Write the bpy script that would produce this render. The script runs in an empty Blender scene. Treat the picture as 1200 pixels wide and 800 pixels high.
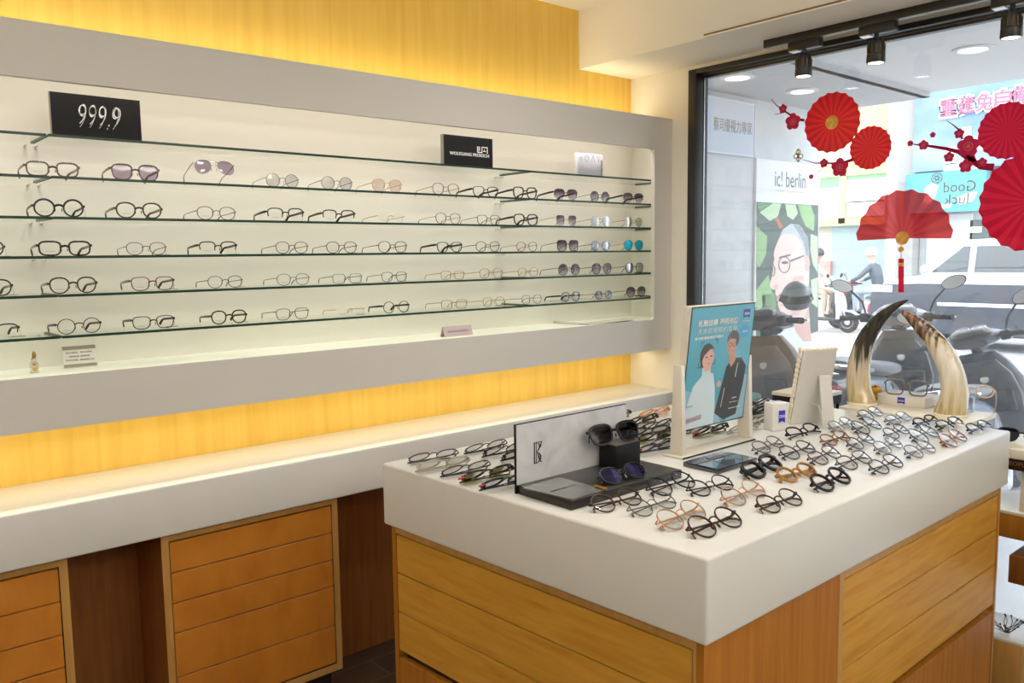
import bpy, bmesh, math, random
from mathutils import Vector, Matrix, Euler
random.seed(7)
SC = bpy.context.scene
COL = SC.collection
V = Vector
PI = math.pi

# ------------------------------------------------------------------ camera
F = 974.0
CAM = V((-0.146, -2.943, 1.611))
yaw, pitch, roll = 0.7137, 0.1035, -0.0130
fw = V((math.sin(yaw)*math.cos(pitch), math.cos(yaw)*math.cos(pitch), -math.sin(pitch)))
r0 = V((math.cos(yaw), -math.sin(yaw), 0)); u0 = r0.cross(fw)
rt = math.cos(roll)*r0 + math.sin(roll)*u0
up = -math.sin(roll)*r0 + math.cos(roll)*u0
cam = bpy.data.cameras.new('camera'); cam_o = bpy.data.objects.new('camera', cam); COL.objects.link(cam_o)
m = Matrix((rt, up, -fw)).transposed().to_4x4(); m.translation = CAM
cam_o.matrix_world = m
cam.sensor_width = 36; cam.lens = F*36/1200; cam.clip_start = .05; cam.clip_end = 300
SC.camera = cam_o

def at(px, py, ax, val):
    """point where the sight line of a photo point meets the plane axis = val"""
    d = fw + (px-600)/F*rt - (py-400)/F*up
    return CAM + (val-CAM[ax])/d[ax]*d
def far(px, py, depth):
    return CAM + (fw + (px-600)/F*rt - (py-400)/F*up)*depth

# ------------------------------------------------------------------ materials
def nt(name):
    mt = bpy.data.materials.new(name); mt.use_nodes = True
    n = mt.node_tree.nodes; l = mt.node_tree.links
    return mt, n, l, n['Principled BSDF']
def C(r, g, b): return (r, g, b, 1)
def srgb(r, g, b):
    f = lambda c: (c/255/12.92 if c/255 <= .04045 else ((c/255+.055)/1.055)**2.4)
    return (f(r), f(g), f(b), 1)
def mat(name, col, rough=.5, metal=0, spec=.5, emit=0, coat=0, bump=0, bscale=60):
    mt, n, l, p = nt(name)
    p.inputs['Base Color'].default_value = col
    p.inputs['Roughness'].default_value = rough
    p.inputs['Metallic'].default_value = metal
    p.inputs['Specular IOR Level'].default_value = spec
    p.inputs['Coat Weight'].default_value = coat
    if emit:
        p.inputs['Emission Color'].default_value = col; p.inputs['Emission Strength'].default_value = emit
    if bump:
        t = n.new('ShaderNodeTexNoise'); t.inputs['Scale'].default_value = bscale
        b = n.new('ShaderNodeBump'); b.inputs['Strength'].default_value = bump; b.inputs['Distance'].default_value = .002
        l.new(t.outputs['Fac'], b.inputs['Height']); l.new(b.outputs['Normal'], p.inputs['Normal'])
    return mt
def noise_mat(name, stops, scale=(1, 1, 1), nscale=5, detail=6, rough=.45, coat=0, distort=0, coord='Object', spec=.5):
    mt, n, l, p = nt(name)
    tc = n.new('ShaderNodeTexCoord'); mp = n.new('ShaderNodeMapping'); mp.inputs['Scale'].default_value = scale
    no = n.new('ShaderNodeTexNoise'); no.inputs['Scale'].default_value = nscale; no.inputs['Detail'].default_value = detail
    no.inputs['Distortion'].default_value = distort
    cr = n.new('ShaderNodeValToRGB')
    e = cr.color_ramp.elements
    while len(e) < len(stops): e.new(.5)
    for i, (pos, c) in enumerate(stops): e[i].position = pos; e[i].color = c
    l.new(tc.outputs[coord], mp.inputs['Vector']); l.new(mp.outputs['Vector'], no.inputs['Vector'])
    l.new(no.outputs['Fac'], cr.inputs['Fac']); l.new(cr.outputs['Color'], p.inputs['Base Color'])
    p.inputs['Roughness'].default_value = rough; p.inputs['Coat Weight'].default_value = coat
    p.inputs['Specular IOR Level'].default_value = spec
    return mt
def glassy(name, tint, gloss=.06, rough=.02, fres=True, grad=None, gcol=None, k=.9):
    """thin sheet: tinted see-through mixed with a mirror sheen"""
    mt = bpy.data.materials.new(name); mt.use_nodes = True
    n = mt.node_tree.nodes; l = mt.node_tree.links; n.clear()
    out = n.new('ShaderNodeOutputMaterial'); tr = n.new('ShaderNodeBsdfTransparent'); gl = n.new('ShaderNodeBsdfGlossy')
    gl.inputs['Roughness'].default_value = rough; mx = n.new('ShaderNodeMixShader')
    tr.inputs['Color'].default_value = tint
    if gcol: gl.inputs['Color'].default_value = gcol
    if grad:
        tc = n.new('ShaderNodeTexCoord'); sx = n.new('ShaderNodeSeparateXYZ'); cr = n.new('ShaderNodeValToRGB')
        cr.color_ramp.elements[0].color = grad[0]; cr.color_ramp.elements[1].color = grad[1]
        cr.color_ramp.elements[0].position = .05; cr.color_ramp.elements[1].position = .8
        l.new(tc.outputs['Generated'], sx.inputs[0]); l.new(sx.outputs['Z'], cr.inputs['Fac']); l.new(cr.outputs['Color'], tr.inputs['Color'])
    if fres:
        fr = n.new('ShaderNodeFresnel'); fr.inputs['IOR'].default_value = 1.45
        mm = n.new('ShaderNodeMath'); mm.operation = 'MULTIPLY_ADD'; mm.inputs[1].default_value = k; mm.inputs[2].default_value = gloss
        l.new(fr.outputs[0], mm.inputs[0]); l.new(mm.outputs[0], mx.inputs['Fac'])
    else:
        mx.inputs['Fac'].default_value = gloss
    l.new(tr.outputs[0], mx.inputs[1]); l.new(gl.outputs[0], mx.inputs[2]); l.new(mx.outputs[0], out.inputs['Surface'])
    return mt

M = {}
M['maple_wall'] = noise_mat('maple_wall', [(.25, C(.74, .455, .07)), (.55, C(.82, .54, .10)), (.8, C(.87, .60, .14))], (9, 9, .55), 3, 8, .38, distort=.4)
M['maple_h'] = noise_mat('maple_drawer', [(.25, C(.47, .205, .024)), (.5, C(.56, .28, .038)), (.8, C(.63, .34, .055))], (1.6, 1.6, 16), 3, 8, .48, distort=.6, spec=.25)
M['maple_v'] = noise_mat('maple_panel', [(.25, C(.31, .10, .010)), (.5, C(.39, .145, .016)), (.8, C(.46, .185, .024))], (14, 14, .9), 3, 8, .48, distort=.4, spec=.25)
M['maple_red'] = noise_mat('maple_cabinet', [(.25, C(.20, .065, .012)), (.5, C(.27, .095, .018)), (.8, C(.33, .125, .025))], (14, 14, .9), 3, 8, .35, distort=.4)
M['maple_edge'] = noise_mat('maple_edge', [(.3, C(.44, .22, .055)), (.7, C(.54, .29, .085))], (12, 12, 1.5), 4, 6, .4)
M['gap'] = mat('gap_shade', C(.035, .014, .006), .8)  # near-black, paints the shade in drawer gaps and toe recesses
M['plaster'] = mat('plaster_wall', C(.86, .82, .72), .85); M['back'] = mat('taupe_wall', C(.60, .57, .53), .8)
M['ceil'] = mat('ceiling_paint', C(.92, .905, .86), .9)
M['white'] = mat('white_solid_surface', C(.71, .69, .64), .32, spec=.4)
M['lac'] = mat('white_lacquer', C(.66, .63, .575), .4, spec=.4)
M['niche'] = mat('niche_white', C(.78, .75, .66), .6)
M['black'] = mat('black_metal', C(.018, .017, .016), .35, spec=.5)
M['blackp'] = mat('black_plastic', C(.012, .012, .013), .25, spec=.5)
M['blackm'] = mat('black_matte_board', C(.010, .010, .010), .6, spec=.2)
M['signgrey'] = mat('sign_edge_grey', C(.20, .18, .15), .5)
M['inkw'] = mat('white_ink', C(.85, .85, .83), .6)
M['inkk'] = mat('black_ink', C(.02, .02, .02), .6)
M['inkg'] = mat('grey_ink', C(.22, .22, .22), .6)
M['pgrey'] = mat('pale_grey_acrylic', C(.60, .60, .66), .3)
M['glass'] = glassy('clear_glass', C(.98, .993, .984), .0, k=.22)
M['gedge'] = mat('green_glass_edge', C(.008, .045, .022), .3, spec=.3)
M['pane'] = glassy('window_pane_glass', C(.95, .96, .97), .012)
def haze_veil(mt, amt):  # mixes in a pale veil that imitates glare haze on the glass
    n = mt.node_tree.nodes; l = mt.node_tree.links; out = n['Material Output']; src = out.inputs['Surface'].links[0].from_socket
    t = n.new('ShaderNodeBsdfTranslucent'); t.inputs['Color'].default_value = C(.95, .97, 1); mx = n.new('ShaderNodeMixShader'); mx.inputs[0].default_value = amt
    l.new(src, mx.inputs[1]); l.new(t.outputs[0], mx.inputs[2]); l.new(mx.outputs[0], out.inputs['Surface'])
haze_veil(M['pane'], .042)
M['lens'] = glassy('clear_demo_lens', C(.965, .97, .97), .01, k=.55)
M['steel'] = mat('brushed_steel', C(.55, .55, .55), .28, 1)
M['cream'] = mat('cream_laminate', C(.80, .72, .55), .4)
M['card'] = mat('white_card', C(.76, .72, .65), .6)
M['easel'] = mat('grey_white_card', C(.64, .61, .56), .65)
M['acryl'] = mat('cream_acrylic', C(.70, .65, .56), .25)
M['red'] = mat('red_tag', C(.75, .07, .06), .5)
M['zeissblue'] = mat('deep_blue_print', C(.02, .02, .42), .5)
M['tan'] = mat('tan_grey_print', C(.30, .26, .20), .6)

# ------------------------------------------------------------------ mesh builder
class MB:
    def __init__(s): s.v = []; s.f = []; s.mi = []; s.cur = 0
    def mat(s, i): s.cur = i; return s
    def face(s, idx): s.f.append(tuple(idx)); s.mi.append(s.cur)
    def add(s, vs, fs):
        o = len(s.v); s.v += [V(p) for p in vs]
        for f in fs: s.face([o+i for i in f])
        return s
    def box(s, lo, hi):
        x0, y0, z0 = lo; x1, y1, z1 = hi
        return s.add([(x0,y0,z0),(x1,y0,z0),(x1,y1,z0),(x0,y1,z0),(x0,y0,z1),(x1,y0,z1),(x1,y1,z1),(x0,y1,z1)],
                     [(0,3,2,1),(4,5,6,7),(0,1,5,4),(1,2,6,5),(2,3,7,6),(3,0,4,7)])
    def hexa(s, b, t):
        """box from four bottom and four top corners"""
        return s.add(list(b)+list(t), [(3,2,1,0),(4,5,6,7),(0,1,5,4),(1,2,6,5),(2,3,7,6),(3,0,4,7)])
    def prism(s, poly, ax, a, b):
        """2D polygon extruded along axis ax from a to b; poly in the two other axes in order"""
        def P(q, h):
            if ax == 0: return (h, q[0], q[1])
            if ax == 1: return (q[0], h, q[1])
            return (q[0], q[1], h)
        n = len(poly)
        vs = [P(q, a) for q in poly]+[P(q, b) for q in poly]
        fs = [tuple(range(n))[::-1], tuple(range(n, 2*n))]+[(i, (i+1) % n, n+(i+1) % n, n+i) for i in range(n)]
        return s.add(vs, fs)
    def loft(s, rings, closed=True, cap=True):
        n = len(rings[0]); o = len(s.v)
        for r in rings: s.v += [V(p) for p in r]
        for k in range(len(rings)-1):
            for i in range(n if closed else n-1):
                j = (i+1) % n
                s.face((o+k*n+i, o+k*n+j, o+(k+1)*n+j, o+(k+1)*n+i))
        if cap and closed:
            s.face([o+i for i in range(n)][::-1]); s.face([o+(len(rings)-1)*n+i for i in range(n)])
        return s
    def tube(s, pts, r, n=8, closed=False, flat=None, cap=True):
        """round (or flat = (width, height) along side/up) tube along points; r number or list"""
        pts = [V(p) for p in pts]; N = len(pts)
        rs = r if isinstance(r, (list, tuple)) else [r]*N
        rings = []; prev = None
        for i, p in enumerate(pts):
            if closed: t = pts[(i+1) % N]-pts[i-1]
            else: t = pts[min(i+1, N-1)]-pts[max(i-1, 0)]
            t.normalize()
            if prev is None:
                a = V((0, 0, 1)) if abs(t.z) < .9 else V((0, 1, 0))
                side = t.cross(a).normalized()
            else:
                side = (prev - t*prev.dot(t)).normalized()
            prev = side; upv = side.cross(t)
            k1, k2 = flat if flat else (1, 1)
            rings.append([p+side*math.cos(2*PI*j/n)*rs[i]*k1+upv*math.sin(2*PI*j/n)*rs[i]*k2 for j in range(n)])
        if closed: rings.append(rings[0]); cap = False
        return s.loft(rings, True, cap)
    def lathe(s, prof, n=24, axis=(0, 0, 1), org=(0, 0, 0)):
        """profile (radius, height) turned about axis"""
        a = V(axis).normalized(); x = a.orthogonal().normalized(); y = a.cross(x); o = V(org)
        rings = [[o+a*h+(x*math.cos(2*PI*j/n)+y*math.sin(2*PI*j/n))*max(r, 1e-5) for j in range(n)] for r, h in prof]
        return s.loft(rings, True, True)
    def ball(s, c, r, n=16, k=10):
        c = V(c); rx, ry, rz = r if isinstance(r, (list, tuple)) else (r, r, r)
        rings = []
        for i in range(k+1):
            a = -PI/2+PI*i/k; cr = max(math.cos(a), 1e-3)
            rings.append([c+V((rx*cr*math.cos(2*PI*j/n), ry*cr*math.sin(2*PI*j/n), rz*math.sin(a))) for j in range(n)])
        return s.loft(rings)
    def xf(s, mtx):
        s.v = [mtx @ p for p in s.v]; return s
    def mesh(s, name, mats, smooth=True, bevel=0, seg=2, angle=35):
        me = bpy.data.meshes.new(name); me.from_pydata([tuple(p) for p in s.v], [], s.f)
        mats = mats if isinstance(mats, (list, tuple)) else [mats]
        for x in mats: me.materials.append(x)
        me.polygons.foreach_set('material_index', s.mi); me.update()
        bm = bmesh.new(); bm.from_mesh(me)
        bmesh.ops.recalc_face_normals(bm, faces=bm.faces)
        if bevel:
            es = [e for e in bm.edges if len(e.link_faces) == 2 and e.calc_face_angle(0) > .6]
            bmesh.ops.bevel(bm, geom=es, offset=bevel, segments=seg, profile=.5, affect='EDGES', clamp_overlap=True)
        bm.to_mesh(me); bm.free()
        if smooth:
            me.polygons.foreach_set('use_smooth', [True]*len(me.polygons)); me.set_sharp_from_angle(angle=math.radians(angle))
        return me
    def build(s, name, mats, parent=None, **k):
        return link(name, s.mesh(name, mats, **k), parent)

def link(name, me, parent=None, mtx=None):
    o = bpy.data.objects.new(name, me); COL.objects.link(o)
    if parent is not None: o.parent = parent
    if mtx is not None: o.matrix_basis = mtx
    return o
def tag(o, label, cat, group=None, kind=None):
    if label: o['label'] = label
    if cat: o['category'] = cat
    if group: o['group'] = group
    if kind: o['kind'] = kind
    return o
def thing(name, label, cat, loc=(0, 0, 0), rot=(0, 0, 0), group=None):
    o = bpy.data.objects.new(name, None); COL.objects.link(o); o.empty_display_size = .05
    o.location = loc; o.rotation_euler = rot
    return tag(o, label, cat, group)
def struct(o): o['kind'] = 'structure'; return o

_tc = {}
def text_mesh(txt, mat_, w=None, h=None, depth=.0006, bold=0, name='lettering', shear=0, key=None):
    """lettering as a mesh centred on the origin in the XY plane, facing +Z, fitted to width w and/or height h"""
    cu = bpy.data.curves.new('lettering', 'FONT'); cu.body = txt; cu.size = 1; cu.extrude = .02; cu.offset = bold; cu.shear = shear
    cu.resolution_u = 3
    cu.align_x = 'CENTER'; cu.align_y = 'CENTER'
    o = bpy.data.objects.new('lettering', cu); COL.objects.link(o)
    dg = bpy.context.evaluated_depsgraph_get(); me = bpy.data.meshes.new_from_object(o.evaluated_get(dg))
    bpy.data.objects.remove(o); bpy.data.curves.remove(cu)
    xs = [v.co.x for v in me.vertices]; ys = [v.co.y for v in me.vertices]
    if not xs: return me
    cx, cy = (min(xs)+max(xs))/2, (min(ys)+max(ys))/2; W, H = max(xs)-min(xs), max(ys)-min(ys)
    sx = (w/W) if w else None; sy = (h/H) if h else None
    sx = sx or sy; sy = sy or sx
    for v in me.vertices: v.co = V(((v.co.x-cx)*sx, (v.co.y-cy)*sy, (v.co.z+.02)/.04*depth))
    me.materials.clear(); me.materials.append(mat_); me.name = name
    return me
def frame_mtx(org, xdir, ydir):
    """matrix putting local X along xdir, local Y along ydir (made square), Z out of the face"""
    x = V(xdir).normalized(); y = V(ydir); z = x.cross(y).normalized(); y = z.cross(x)
    mm = Matrix((x, y, z)).transposed().to_4x4(); mm.translation = V(org); return mm

# ------------------------------------------------------------------ placement helpers
def basis(o):
    root = o
    while root.parent is not None: root = root.parent
    return Matrix.LocRotScale(root.location, root.rotation_euler, root.scale)
def wpart(mb, name, mats, parent, **k):
    """build world-space geometry as a part of a placed thing"""
    mb.xf(basis(parent).inverted()); return mb.build(name, mats, parent, **k)
def wlink(name, me, parent, mtx):
    return link(name, me, parent, basis(parent).inverted() @ mtx)
def at_plane(px, py, P, n):
    d = fw + (px-600)/F*rt - (py-400)/F*up; n = V(n)
    return CAM + ((V(P)-CAM).dot(n)/d.dot(n))*d
class Face:
    """local frame on a vertical furniture face: u along it, d outwards, z up"""
    def __init__(s, O, E, out):
        s.O = V(O); s.u = (V(E)-s.O); s.L = s.u.length; s.u.normalize(); s.n = V(out) - s.u*V(out).dot(s.u); s.n.normalize()
    def P(s, a, d, z): p = s.O+s.u*a+s.n*d; return V((p.x, p.y, z))
    def box(s, mb, a0, a1, d0, d1, z0, z1):
        return mb.hexa([s.P(a0,d0,z0), s.P(a1,d0,z0), s.P(a1,d1,z0), s.P(a0,d1,z0)], [s.P(a0,d0,z1), s.P(a1,d0,z1), s.P(a1,d1,z1), s.P(a0,d1,z1)])
    def hit(s, px, py, d=0):
        p = at_plane(px, py, s.O+s.n*d, s.n); return (p-s.O).dot(s.u), p.z

XW = 3.246; YB = -4.6; XL = -2.2; ZC = 2.79
# ------------------------------------------------------------------ room shell
def floor_mat():
    mt, n, l, p = nt('wood_look_tile')
    tc = n.new('ShaderNodeTexCoord'); mp = n.new('ShaderNodeMapping'); mp.inputs['Rotation'].default_value = (0, 0, 0)
    br = n.new('ShaderNodeTexBrick'); br.inputs['Scale'].default_value = 1; br.inputs['Brick Width'].default_value = .6; br.inputs['Row Height'].default_value = .15
    br.inputs['Mortar Size'].default_value = .003; br.offset = .5
    br.inputs['Color1'].default_value = C(.060, .032, .018); br.inputs['Color2'].default_value = C(.085, .047, .026); br.inputs['Mortar'].default_value = C(.16, .12, .085)
    no = n.new('ShaderNodeTexNoise'); no.inputs['Scale'].default_value = 6; no.inputs['Detail'].default_value = 8
    m2 = n.new('ShaderNodeMapping'); m2.inputs['Scale'].default_value = (1, 9, 1)
    mx = n.new('ShaderNodeMix'); mx.data_type = 'RGBA'; mx.blend_type = 'MULTIPLY'; mx.inputs['Factor'].default_value = .6
    l.new(tc.outputs['Object'], mp.inputs[0]); l.new(mp.outputs[0], br.inputs[0]); l.new(tc.outputs['Object'], m2.inputs[0]); l.new(m2.outputs[0], no.inputs[0])
    l.new(br.outputs['Color'], mx.inputs[6]); l.new(no.outputs['Color'], mx.inputs[7]); l.new(mx.outputs[2], p.inputs['Base Color'])
    p.inputs['Roughness'].default_value = .35
    return mt
struct(MB().box((XL-.2, YB-.2, -.12), (3.34, .2, 0)).build('floor', floor_mat(), bevel=0))
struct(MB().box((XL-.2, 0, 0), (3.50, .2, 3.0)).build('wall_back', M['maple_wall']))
struct(MB().box((XL-.2, YB-.2, 0), (XL, 0, 3.0)).build('wall_left', M['back']))
struct(MB().box((XL, YB-.2, 0), (3.50, YB, 3.0)).build('wall_front', M['back']))
struct(MB().box((XW, -.373, 0), (3.336, 0, 2.511)).build('wall_right', M['plaster']))
struct(MB().box((XW, YB, 0), (3.50, -4.2, 2.511)).build('wall_right_corner', M['plaster']))
struct(MB().box((XL-.2, YB-.2, ZC), (2.857, 0, 3.0)).build('ceiling', M['ceil']))
struct(MB().box((2.857, YB, 2.511), (3.50, 0, 3.0)).build('ceiling_beam', M['ceil'], bevel=.004))
# slot along the beam's lower corner, its shade painted as a brown strip
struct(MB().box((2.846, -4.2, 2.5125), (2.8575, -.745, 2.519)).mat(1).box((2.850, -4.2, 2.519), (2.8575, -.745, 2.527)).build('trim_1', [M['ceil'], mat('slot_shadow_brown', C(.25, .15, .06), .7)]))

# window: one frame, one pane
yj0, yj1 = -.464, -.373
mb = MB()
yi = at(822, 300, 0, XW+.05).y; yi2 = at(827.5, 300, 0, XW+.09).y; zi_ = at(880, 76.5, 0, XW+.05).z; zi2 = at(880, 82.7, 0, XW+.09).z
mb.box((XW-.008, yi, 0), (XW+.05, -.373, 2.493)); mb.box((XW-.008, -4.2, 0), (XW+.05, -4.11, 2.493))
mb.box((XW-.008, -4.11, zi_), (XW+.05, yi, 2.493)); mb.box((XW-.008, -4.11, 0), (XW+.05, yi, .10))
mb.box((XW+.05, yi2, 0), (XW+.09, -.373, 2.493)); mb.box((XW+.05, -4.2, zi2), (XW+.09, yi2, 2.493)); mb.box((XW+.05, -4.2, 0), (XW+.09, yi2, .11))
mb.mat(1).box((XW+.049, -4.11, zi2+.010), (XW+.0505, yi, zi2+.018))
win = struct(mb.build('window_1', [M['black'], mat('rubber_seal', C(.18, .18, .18), .4)], bevel=.002))
pane = MB().box((XW+.058, -4.11, .10), (XW+.064, -.42, 2.46)).build('pane', M['pane'], win)
struct(MB().box((XW, -4.2, 2.493), (3.50, -.373, 2.511)).build('trim_2', M['plaster']))

# ------------------------------------------------------------------ wall display cabinet
YF = -.271
cab = thing('wall_display_cabinet', 'long white wall cabinet with an open lit niche holding rows of glasses', 'display cabinet', (1.3, 0, 1.124))
mb = MB()
def rrect(x0, x1, z0, z1, r, n=6):
    pts = []
    for (cx, cz, a0) in ((x1-r, z1-r, 0), (x0+r, z1-r, PI/2), (x0+r, z0+r, PI), (x1-r, z0+r, 1.5*PI)):
        for i in range(n+1): a = a0+PI/2*i/n; pts.append((cx+r*math.cos(a), cz+r*math.sin(a)))
    return pts
def holed(mb, outer, inner, y0, y1):
    """plate in the XZ plane with a hole; outer and inner loops with the same number of points, same start"""
    n = len(outer)
    A = [V((p[0], y0, p[1])) for p in outer]; B = [V((p[0], y0, p[1])) for p in inner]
    D = [V((p[0], y1, p[1])) for p in outer]; E_ = [V((p[0], y1, p[1])) for p in inner]
    o = len(mb.v); mb.v += A+B+D+E_
    for i in range(n):
        j = (i+1) % n
        mb.face((o+i, o+j, o+n+j, o+n+i)); mb.face((o+2*n+i, o+3*n+i, o+3*n+j, o+2*n+j))
        mb.face((o+i, o+2*n+i, o+2*n+j, o+j)); mb.face((o+n+i, o+n+j, o+3*n+j, o+3*n+i))
ox0, ox1, oz0, oz1 = -.7, 3.111, 1.281, 2.12
inner = rrect(ox0, ox1, oz0, oz1, .018)
outer = []
for (x, z) in inner:
    outer.append((XW if x > 1 else -.9, 2.275 if z > 1.7 else 1.124))
holed(mb, outer, inner, YF, YF+.022)
wpart(mb, 'front_panel', M['lac'], cab, smooth=False)
wpart(MB().box((-.9, YF+.022, 1.124), (XW, 0, 1.280)), 'bottom_panel', M['niche'], cab)
wpart(MB().box((-.9, YF+.022, 2.255), (XW, -.115, 2.275)).box((-.9, -.02, 2.255), (XW, 0, 2.275)).box((-.9, -.115, 2.255), (XW, -.02, 2.262)), 'top_panel', M['niche'], cab)
wpart(MB().box((-.9, -.018, 1.280), (XW, 0, 2.255)), 'back_panel', M['niche'], cab)
wpart(MB().box((-.9, YF+.022, 1.280), (-.88, -.018, 2.255)), 'side_panel', M['niche'], cab)

wpart(MB().box((XW-.012, YF+.022, 1.280), (XW, -.018, 2.255)), 'side_panel', M['niche'], cab)
M['pad0'] = mat('frosted_peg', C(.60, .60, .56), .3)
# glass shelves: six rows of three panes
SHZ = [1.973, 1.855, 1.739, 1.626, 1.514, 1.393]
sx1 = at(57, 180, 1, -.246).x; sx2 = at(622, 198, 1, -.246).x
ordn = ['topmost', 'second', 'third', 'fourth', 'fifth', 'lowest']
for i, z in enumerate(SHZ):
    for k, (a, b, nm) in enumerate(((-.87, sx1-.003, 'the end away from the window'), (sx1+.003, sx2-.003, 'the long middle span'), (sx2+.003, XW-.014, 'the end by the window'))):
        g = thing('glass_shelf', f'{ordn[i]} green-edged glass shelf of the wall cabinet, {nm}', 'glass shelf', ((a+b)/2, -.13, z-.008), group='glass shelves of the wall cabinet')
        y0, y1 = -.246-(.004 if k == 1 else 0), -.04
        me = MB()
        me.add([(a,y0,z-.008),(b,y0,z-.008),(b,y1,z-.008),(a,y1,z-.008),(a,y0,z),(b,y0,z),(b,y1,z),(a,y1,z)], [(0,3,2,1),(4,5,6,7)])
        me.mat(1).face((0,1,5,4)); me.face((1,2,6,5)); me.face((3,0,4,7)); me.mat(0).face((2,3,7,6))
        wpart(me, 'glass_pane', [M['glass'], M['gedge']], g, smooth=False)
        for xx in ([b-.012] if k == 0 else [a+.012, b-.012] if k == 1 else [a+.012]):
            wpart(MB().tube([(xx, -.019, z-.0115), (xx, -.050, z-.0115)], .0032, 8), 'support_peg', M['pad0'], g)

# ------------------------------------------------------------------ wall counter and its drawer cabinets
tag(MB().box((-1.2, -.338, .755), (XW, 0, .915)).build('wall_counter', M['white'], bevel=.005, seg=3), 'long white worktop running along the maple wall under the display cabinet', 'counter')
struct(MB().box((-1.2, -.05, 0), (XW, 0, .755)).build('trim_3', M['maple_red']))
YC = -.312
def drawer_cabinet(name, label, x0, x1, stl, zt, zb, cuts, group, floorz):
    t = thing(name, label, 'drawer cabinet', ((x0+x1)/2, -.18, 0), group=group)
    f = Face((x0, YC, 0), (x1, YC, 0), (0, -1, 0)); L = f.L
    mb = MB().box((x0, YC, zb), (x0+.018, -.052, .754)).box((x1-.018, YC, zb), (x1, -.052, .754)).box((x0+.018, -.07, zb), (x1-.018, -.052, .754))
    mb.mat(1); f.box(mb, 0, stl, 0, .003, zb, .754); f.box(mb, L-stl, L, 0, .003, zb, .754); f.box(mb, stl, L-stl, 0, .003, zt+.004, .754); f.box(mb, stl, L-stl, 0, .003, zb, cuts[-1]-.004)
    mb.mat(2); mb.box((x0+.018, YC+.014, zb), (x1-.018, YC+.02, .754))
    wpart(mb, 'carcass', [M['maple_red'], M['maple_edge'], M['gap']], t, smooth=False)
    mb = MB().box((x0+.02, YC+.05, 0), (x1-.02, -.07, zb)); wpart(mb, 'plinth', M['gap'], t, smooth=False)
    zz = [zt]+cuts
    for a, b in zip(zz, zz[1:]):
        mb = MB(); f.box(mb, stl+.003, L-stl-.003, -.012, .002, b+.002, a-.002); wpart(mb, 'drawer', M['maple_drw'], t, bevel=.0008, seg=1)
    return t
M['maple_drw'] = noise_mat('maple_dark_drawer', [(.25, C(.42, .135, .015)), (.5, C(.52, .185, .022)), (.8, C(.60, .235, .032))], (2.0, 9, 1.1), 5, 8, .33, distort=.4)
x0 = at(188, 631, 1, YC).x; x1 = at(394.5, 588, 1, YC).x; xi = at(197, 634, 1, YC).x
zc2 = [at(387+i*1.6, y, 1, YC).z for i, y in enumerate((592, 624, 655.4, 686, 731.6, 775.4))]
zbot = at(402, 782, 1, YC).z
drawer_cabinet('drawer_cabinet', 'maple cabinet of five plain drawers under the white wall counter, fully in view', x0, x1, xi-x0, zc2[0], zbot, zc2[1:], 'drawer cabinets under the wall counter', 0)
xa = at(79, 664, 1, YC).x
dz = (zc2[0]-zc2[1])
drawer_cabinet('drawer_cabinet', 'maple drawer cabinet under the white wall counter, cut off by the picture edge', xa-(x1-x0), xa, xi-x0, zc2[0], zbot, zc2[1:], 'drawer cabinets under the wall counter', 0)

# ------------------------------------------------------------------ island counter
ZI = 1.033; ZF = .857
PL, PN, PR, PF = V((1.076, -.964, 0)), V((1.1285, -2.0295, 0)), V((2.762, -2.012, 0)), V((2.722, -.955, 0))
def quad_inset(d):
    c = [PL, PN, PR, PF]; out = []
    for i in range(4):
        a, b, e = c[i-1], c[i], c[(i+1) % 4]
        u1 = (a-b).normalized(); u2 = (e-b).normalized(); out.append(b+(u1+u2)*d)
    return out
isl = thing('island_counter', 'large maple display island with a thick white top covered in glasses', 'display counter', (1.92, -1.5, 0))
zq = lambda q, z: [V((p.x, p.y, z)) for p in q]
wpart(MB().hexa(zq([PL, PN, PR, PF], ZF), zq([PL, PN, PR, PF], ZI)), 'worktop', M['white'], isl, bevel=.007, seg=4)
Q = quad_inset(.016)
Q2 = quad_inset(.03)
wpart(MB().hexa(zq(quad_inset(.06), 0), zq(quad_inset(.06), .08)), 'plinth', M['gap'], isl)
fl = Face(Q[0], Q[1], (-1, 0, 0)); fr = Face(Q[1], Q[2], (0, -1, 0))
TH = .018
mb = MB()
# plain sides: back faces and the panel at the near corner
fb = Face(Q[3], Q[0], (0, 1, 0)); fe = Face(Q[2], Q[3], (1, 0, 0))
fb.box(mb, 0, fb.L, -TH, 0, .08, ZF); fe.box(mb, 0, fe.L, -TH, 0, .08, ZF)
aR, zR = fr.hit(984, 677)
fr.box(mb, 0, aR, -TH, 0, .08, ZF)
al0 = fl.hit(463.5, 625.4)[0]; al1, zl_top = fl.hit(812, 761); zl = [fl.hit(463.8+i, y)[1] for i, y in enumerate((625.4, 670.5, 716, 761))]
dstep = (zl[0]-zl[3])/3
ar0, zr0 = fr.hit(989, 676); ar1, zr1 = fr.hit(1171, 579)
zrs = [fr.hit(1171-1.8*i, y)[1] for i, y in enumerate((579, 619, 660, 707))]
mb.mat(1)
fl.box(mb, 0, al0, -TH, 0, .08, ZF); fl.box(mb, al1, fl.L-TH, -TH, 0, .08, ZF); fl.box(mb, al0, al1, -TH, 0, zl[0]+.003, ZF); fl.box(mb, al0, al1, -TH, 0, .08, .10)
fr.box(mb, aR, ar0, -TH, .001, .08, ZF); fr.box(mb, ar1, fr.L, -TH, .001, .08, ZF); fr.box(mb, ar0, ar1, -TH, 0, zrs[0]+.003, ZF); fr.box(mb, ar0, ar1, -TH, 0, .08, .10)
mb.mat(2)
fl.box(mb, al0, al1, -.034, -.030, .08, ZF); fr.box(mb, ar0, ar1, -.034, -.030, .08, ZF)
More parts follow.
